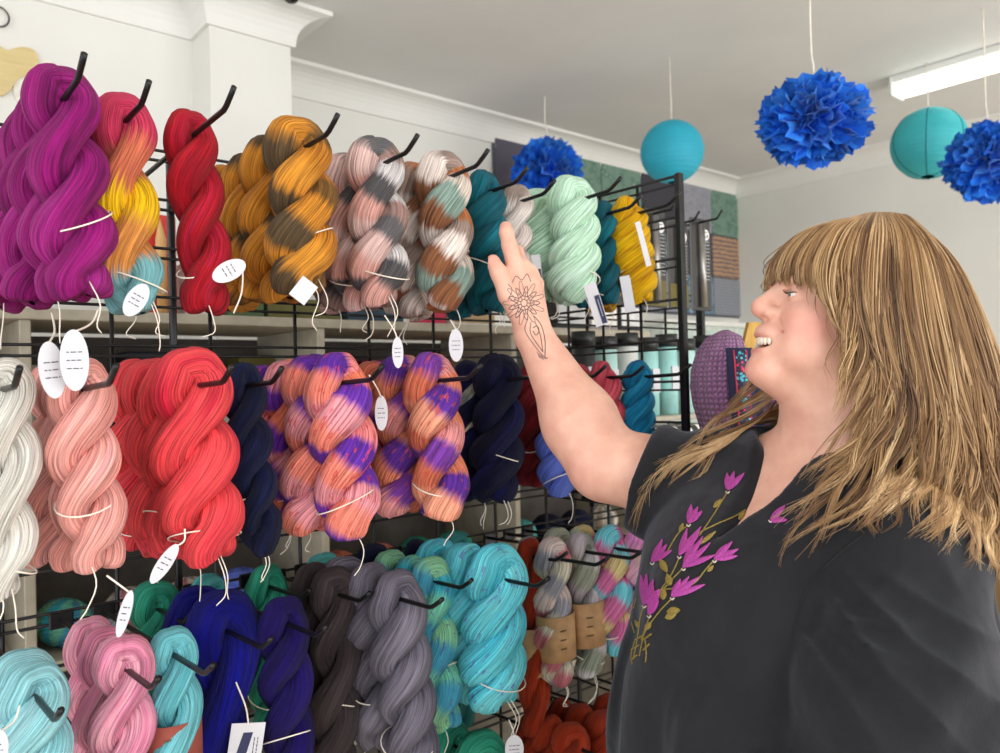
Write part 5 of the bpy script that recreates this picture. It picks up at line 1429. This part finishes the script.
def build_hair(guides, per, seed, name, tone=0.0, npt=30, flyaway=.06, rscale=1.0, wamp=1.0, dens=None, cut=None):
    g = np.random.default_rng(seed); m = npt; Vall, Fall, Call = [], [], []; nn = 3; off = 0
    GP = [spl([H(*q) for q in gd], m) for gd in guides]
    pts = []
    meta = []
    for a in range(len(guides) - 1):
        A, B = GP[a], GP[a+1]
        dn = (dens or {}).get(a, 1.0); cu = (cut or {}).get(a, (.84, 1.04)); per_ = int(per * dn)
        nclump = max(3, per_ // 18); la = min(np.linalg.norm(np.diff(A, axis=0), axis=1).sum(), np.linalg.norm(np.diff(B, axis=0), axis=1).sum()); ws_ = wamp * float(np.clip(la/.33, .1, 1))**2
        for c in range(nclump):
            fc = (c + g.uniform(.1, .9)) / nclump; ph = g.uniform(0, 6.3); wl = g.uniform(2.4, 4.0); amp = g.uniform(.006, .019) * ws_; shade = g.normal(.50, .20); dr = g.uniform(-.010, .012); sh = g.uniform(*cu)
            for k in range(per_ // nclump):
                f = fc + g.normal(0, .33/nclump); f0 = np.clip(f + g.normal(0, .12), -.25, 1.25)
                t = np.linspace(0, sh * g.uniform(.86, 1.0), m)
                blend = f0 + (fc + (f - fc)*.35 - f0) * np.clip(t*1.5, 0, 1)
                ti_ = t * (m - 1); i0 = np.clip(ti_.astype(int), 0, m - 2); u = (ti_ - i0)[:, None]
                PA = A[i0]*(1-u) + A[i0+1]*u; PB = B[i0]*(1-u) + B[i0+1]*u
                P = PA*(1-blend[:, None]) + PB*blend[:, None]
                wv = np.sin(t*wl*2*PI + ph + g.normal(0, .25)); w2 = np.sin(t*(wl*.8)*2*PI + ph*2)
                env = np.clip(t*1.7 - .35, 0, 1)
                P = P + np.stack([wv*amp*env, np.zeros(m), w2*amp*.7*env], 1)
                P[:, 2] -= np.sign(guides[a][3][2]) * (dr*.5 + g.normal(0, .0022)) * np.clip(t*3, 0, 1)
                P[:, 0] += g.normal(0, .0016)
                if g.random() < flyaway:
                    P += np.stack([np.sin(t*5+ph), np.cos(t*4+ph), np.sin(t*3)], 1) * g.uniform(.004, .016) * env[:, None]
                pts.append(P); meta.append(np.clip(shade + g.normal(0, .17) + tone, 0, 1))
    Q = np.array(pts, np.float32); S = Q.shape
    def push(fn, th, it=2, rootfree=1):
        nonlocal Q
        for _ in range(it):
            X = Q.reshape(-1, 3); d = fn(X); e = .003; i = np.where(d < th)[0]
            if len(i) == 0: break
            Xi = X[i]; grad = np.stack([fn(Xi + np.eye(3, dtype=np.float32)[k]*e) - fn(Xi - np.eye(3, dtype=np.float32)[k]*e) for k in range(3)], 1)
            grad /= np.linalg.norm(grad, axis=1)[:, None] + 1e-6
            X[i] += grad * (th - d[i])[:, None]; Q = X.reshape(S)
    push(chunked(lambda P: head_skin(P.astype(np.float32))), .0035, 2)
    for _ in range(3):
        Q[:, 1:-1] = Q[:, 1:-1]*.4 + (Q[:, :-2] + Q[:, 2:])*.3
    push(chunked(lambda P: head_skin(P.astype(np.float32))), .0015, 1)
    Q[:, 1:-1] = Q[:, 1:-1]*.5 + (Q[:, :-2] + Q[:, 2:])*.25
    push(chunked(lambda P: smin(torso(P.astype(np.float32)) - .004, sleeve_l(P.astype(np.float32)), .012)), .005, 2)
    n_ = len(Q); T = np.gradient(Q, axis=1); T /= np.linalg.norm(T, axis=2)[..., None] + 1e-9
    ref = np.array([.2, .1, -1.0]); Nn = np.cross(T, ref); Nn /= np.linalg.norm(Nn, axis=2)[..., None] + 1e-9; B = np.cross(T, Nn)
    rad = (g.uniform(.00045, .00095, n_) * rscale)[:, None] * np.interp(np.linspace(0, 1, m), [0, .1, .8, 1], [.8, 1, .85, .15])[None]
    ang = np.arange(nn)*2*PI/nn
    V = Q[:, :, None, :] + rad[..., None, None]*(np.cos(ang)[None, None, :, None]*Nn[:, :, None, :] + np.sin(ang)[None, None, :, None]*B[:, :, None, :])
    s, i, j = np.meshgrid(np.arange(n_), np.arange(m-1), np.arange(nn), indexing='ij'); jn = (j+1) % nn; b0 = s*m*nn
    Fq = np.stack([b0+i*nn+j, b0+i*nn+jn, b0+(i+1)*nn+jn, b0+(i+1)*nn+j], -1).reshape(-1, 4)
    tt_ = np.linspace(0, 1, m)[None, :] * .10 - .04
    vals = np.repeat(np.clip(np.array(meta)[:, None] + tt_, 0, 1).reshape(-1), nn)
    o = mesh_np(name, c2w(V.reshape(-1, 3)) - base, Fq, M_hair, None, True, hb); set_strand(o, vals); return o
build_hair(NG[3:], 470, 1, 'hair_strands', dens={0: .8, 1: .8, 2: .6, 3: .8}, cut={0: (.6, 1.0), 1: (.5, 1.02), 2: (.55, 1.02), 3: (.66, 1.02), 4: (.7, 1.03), 5: (.7, 1.04), 6: (.7, 1.04), 7: (.72, 1.05), 8: (.74, 1.05)})
build_hair(FG[3:], 230, 2, 'hair_strands', .04)
build_hair([NG[10], NG[11], NG[12], FG[12], FG[11], FG[10]], 260, 9, 'back_strands')
# centre bridge across the part, front fringe
build_hair([FG[3], FG[2], FG[1], FG[0], NG[0], NG[1], NG[2], NG[3]], 330, 5, 'fringe', .02, 24, .02, .9, wamp=.12)

# ------------------------------------------------------------------ light
w = bpy.data.worlds.new('world'); scene.world = w; w.use_nodes = True
bg = w.node_tree.nodes['Background']; bg.inputs[0].default_value = (.93, .96, 1, 1); bg.inputs[1].default_value = 1.25
def area(name, loc, target, sx, sy, power, col=(1, 1, 1)):
    l = bpy.data.lights.new(name, 'AREA'); l.shape = 'RECTANGLE'; l.size = sx; l.size_y = sy; l.energy = power; l.color = col
    o = bpy.data.objects.new(name, l); COL.objects.link(o); o.location = loc
    o.rotation_euler = (Vector(target) - Vector(loc)).to_track_quat('-Z', 'Y').to_euler(); return o
area('shop_window_daylight', (.6, -2.2, 2.0), (1.2, 1.6, 1.3), 3.2, 1.8, 62, (1, .98, .95))
area('ceiling_uplight_fill', (3.3, -2.2, .9), (2.8, 1.6, 2.7), 1.6, .9, 34, (1, .99, .96))  # added low area lamp, aimed up to brighten the ceiling; not a window
area('door_daylight', (-2.0, .2, 1.7), (1.2, 1.2, 1.5), 1.6, 2.0, 22, (.96, .98, 1))
scene.view_settings.view_transform = 'Standard'; scene.view_settings.look = 'None'
scene.view_settings.gamma = 1; scene.view_settings.use_curve_mapping = False
scene.view_settings.exposure = 0.12
print('skeins', count)
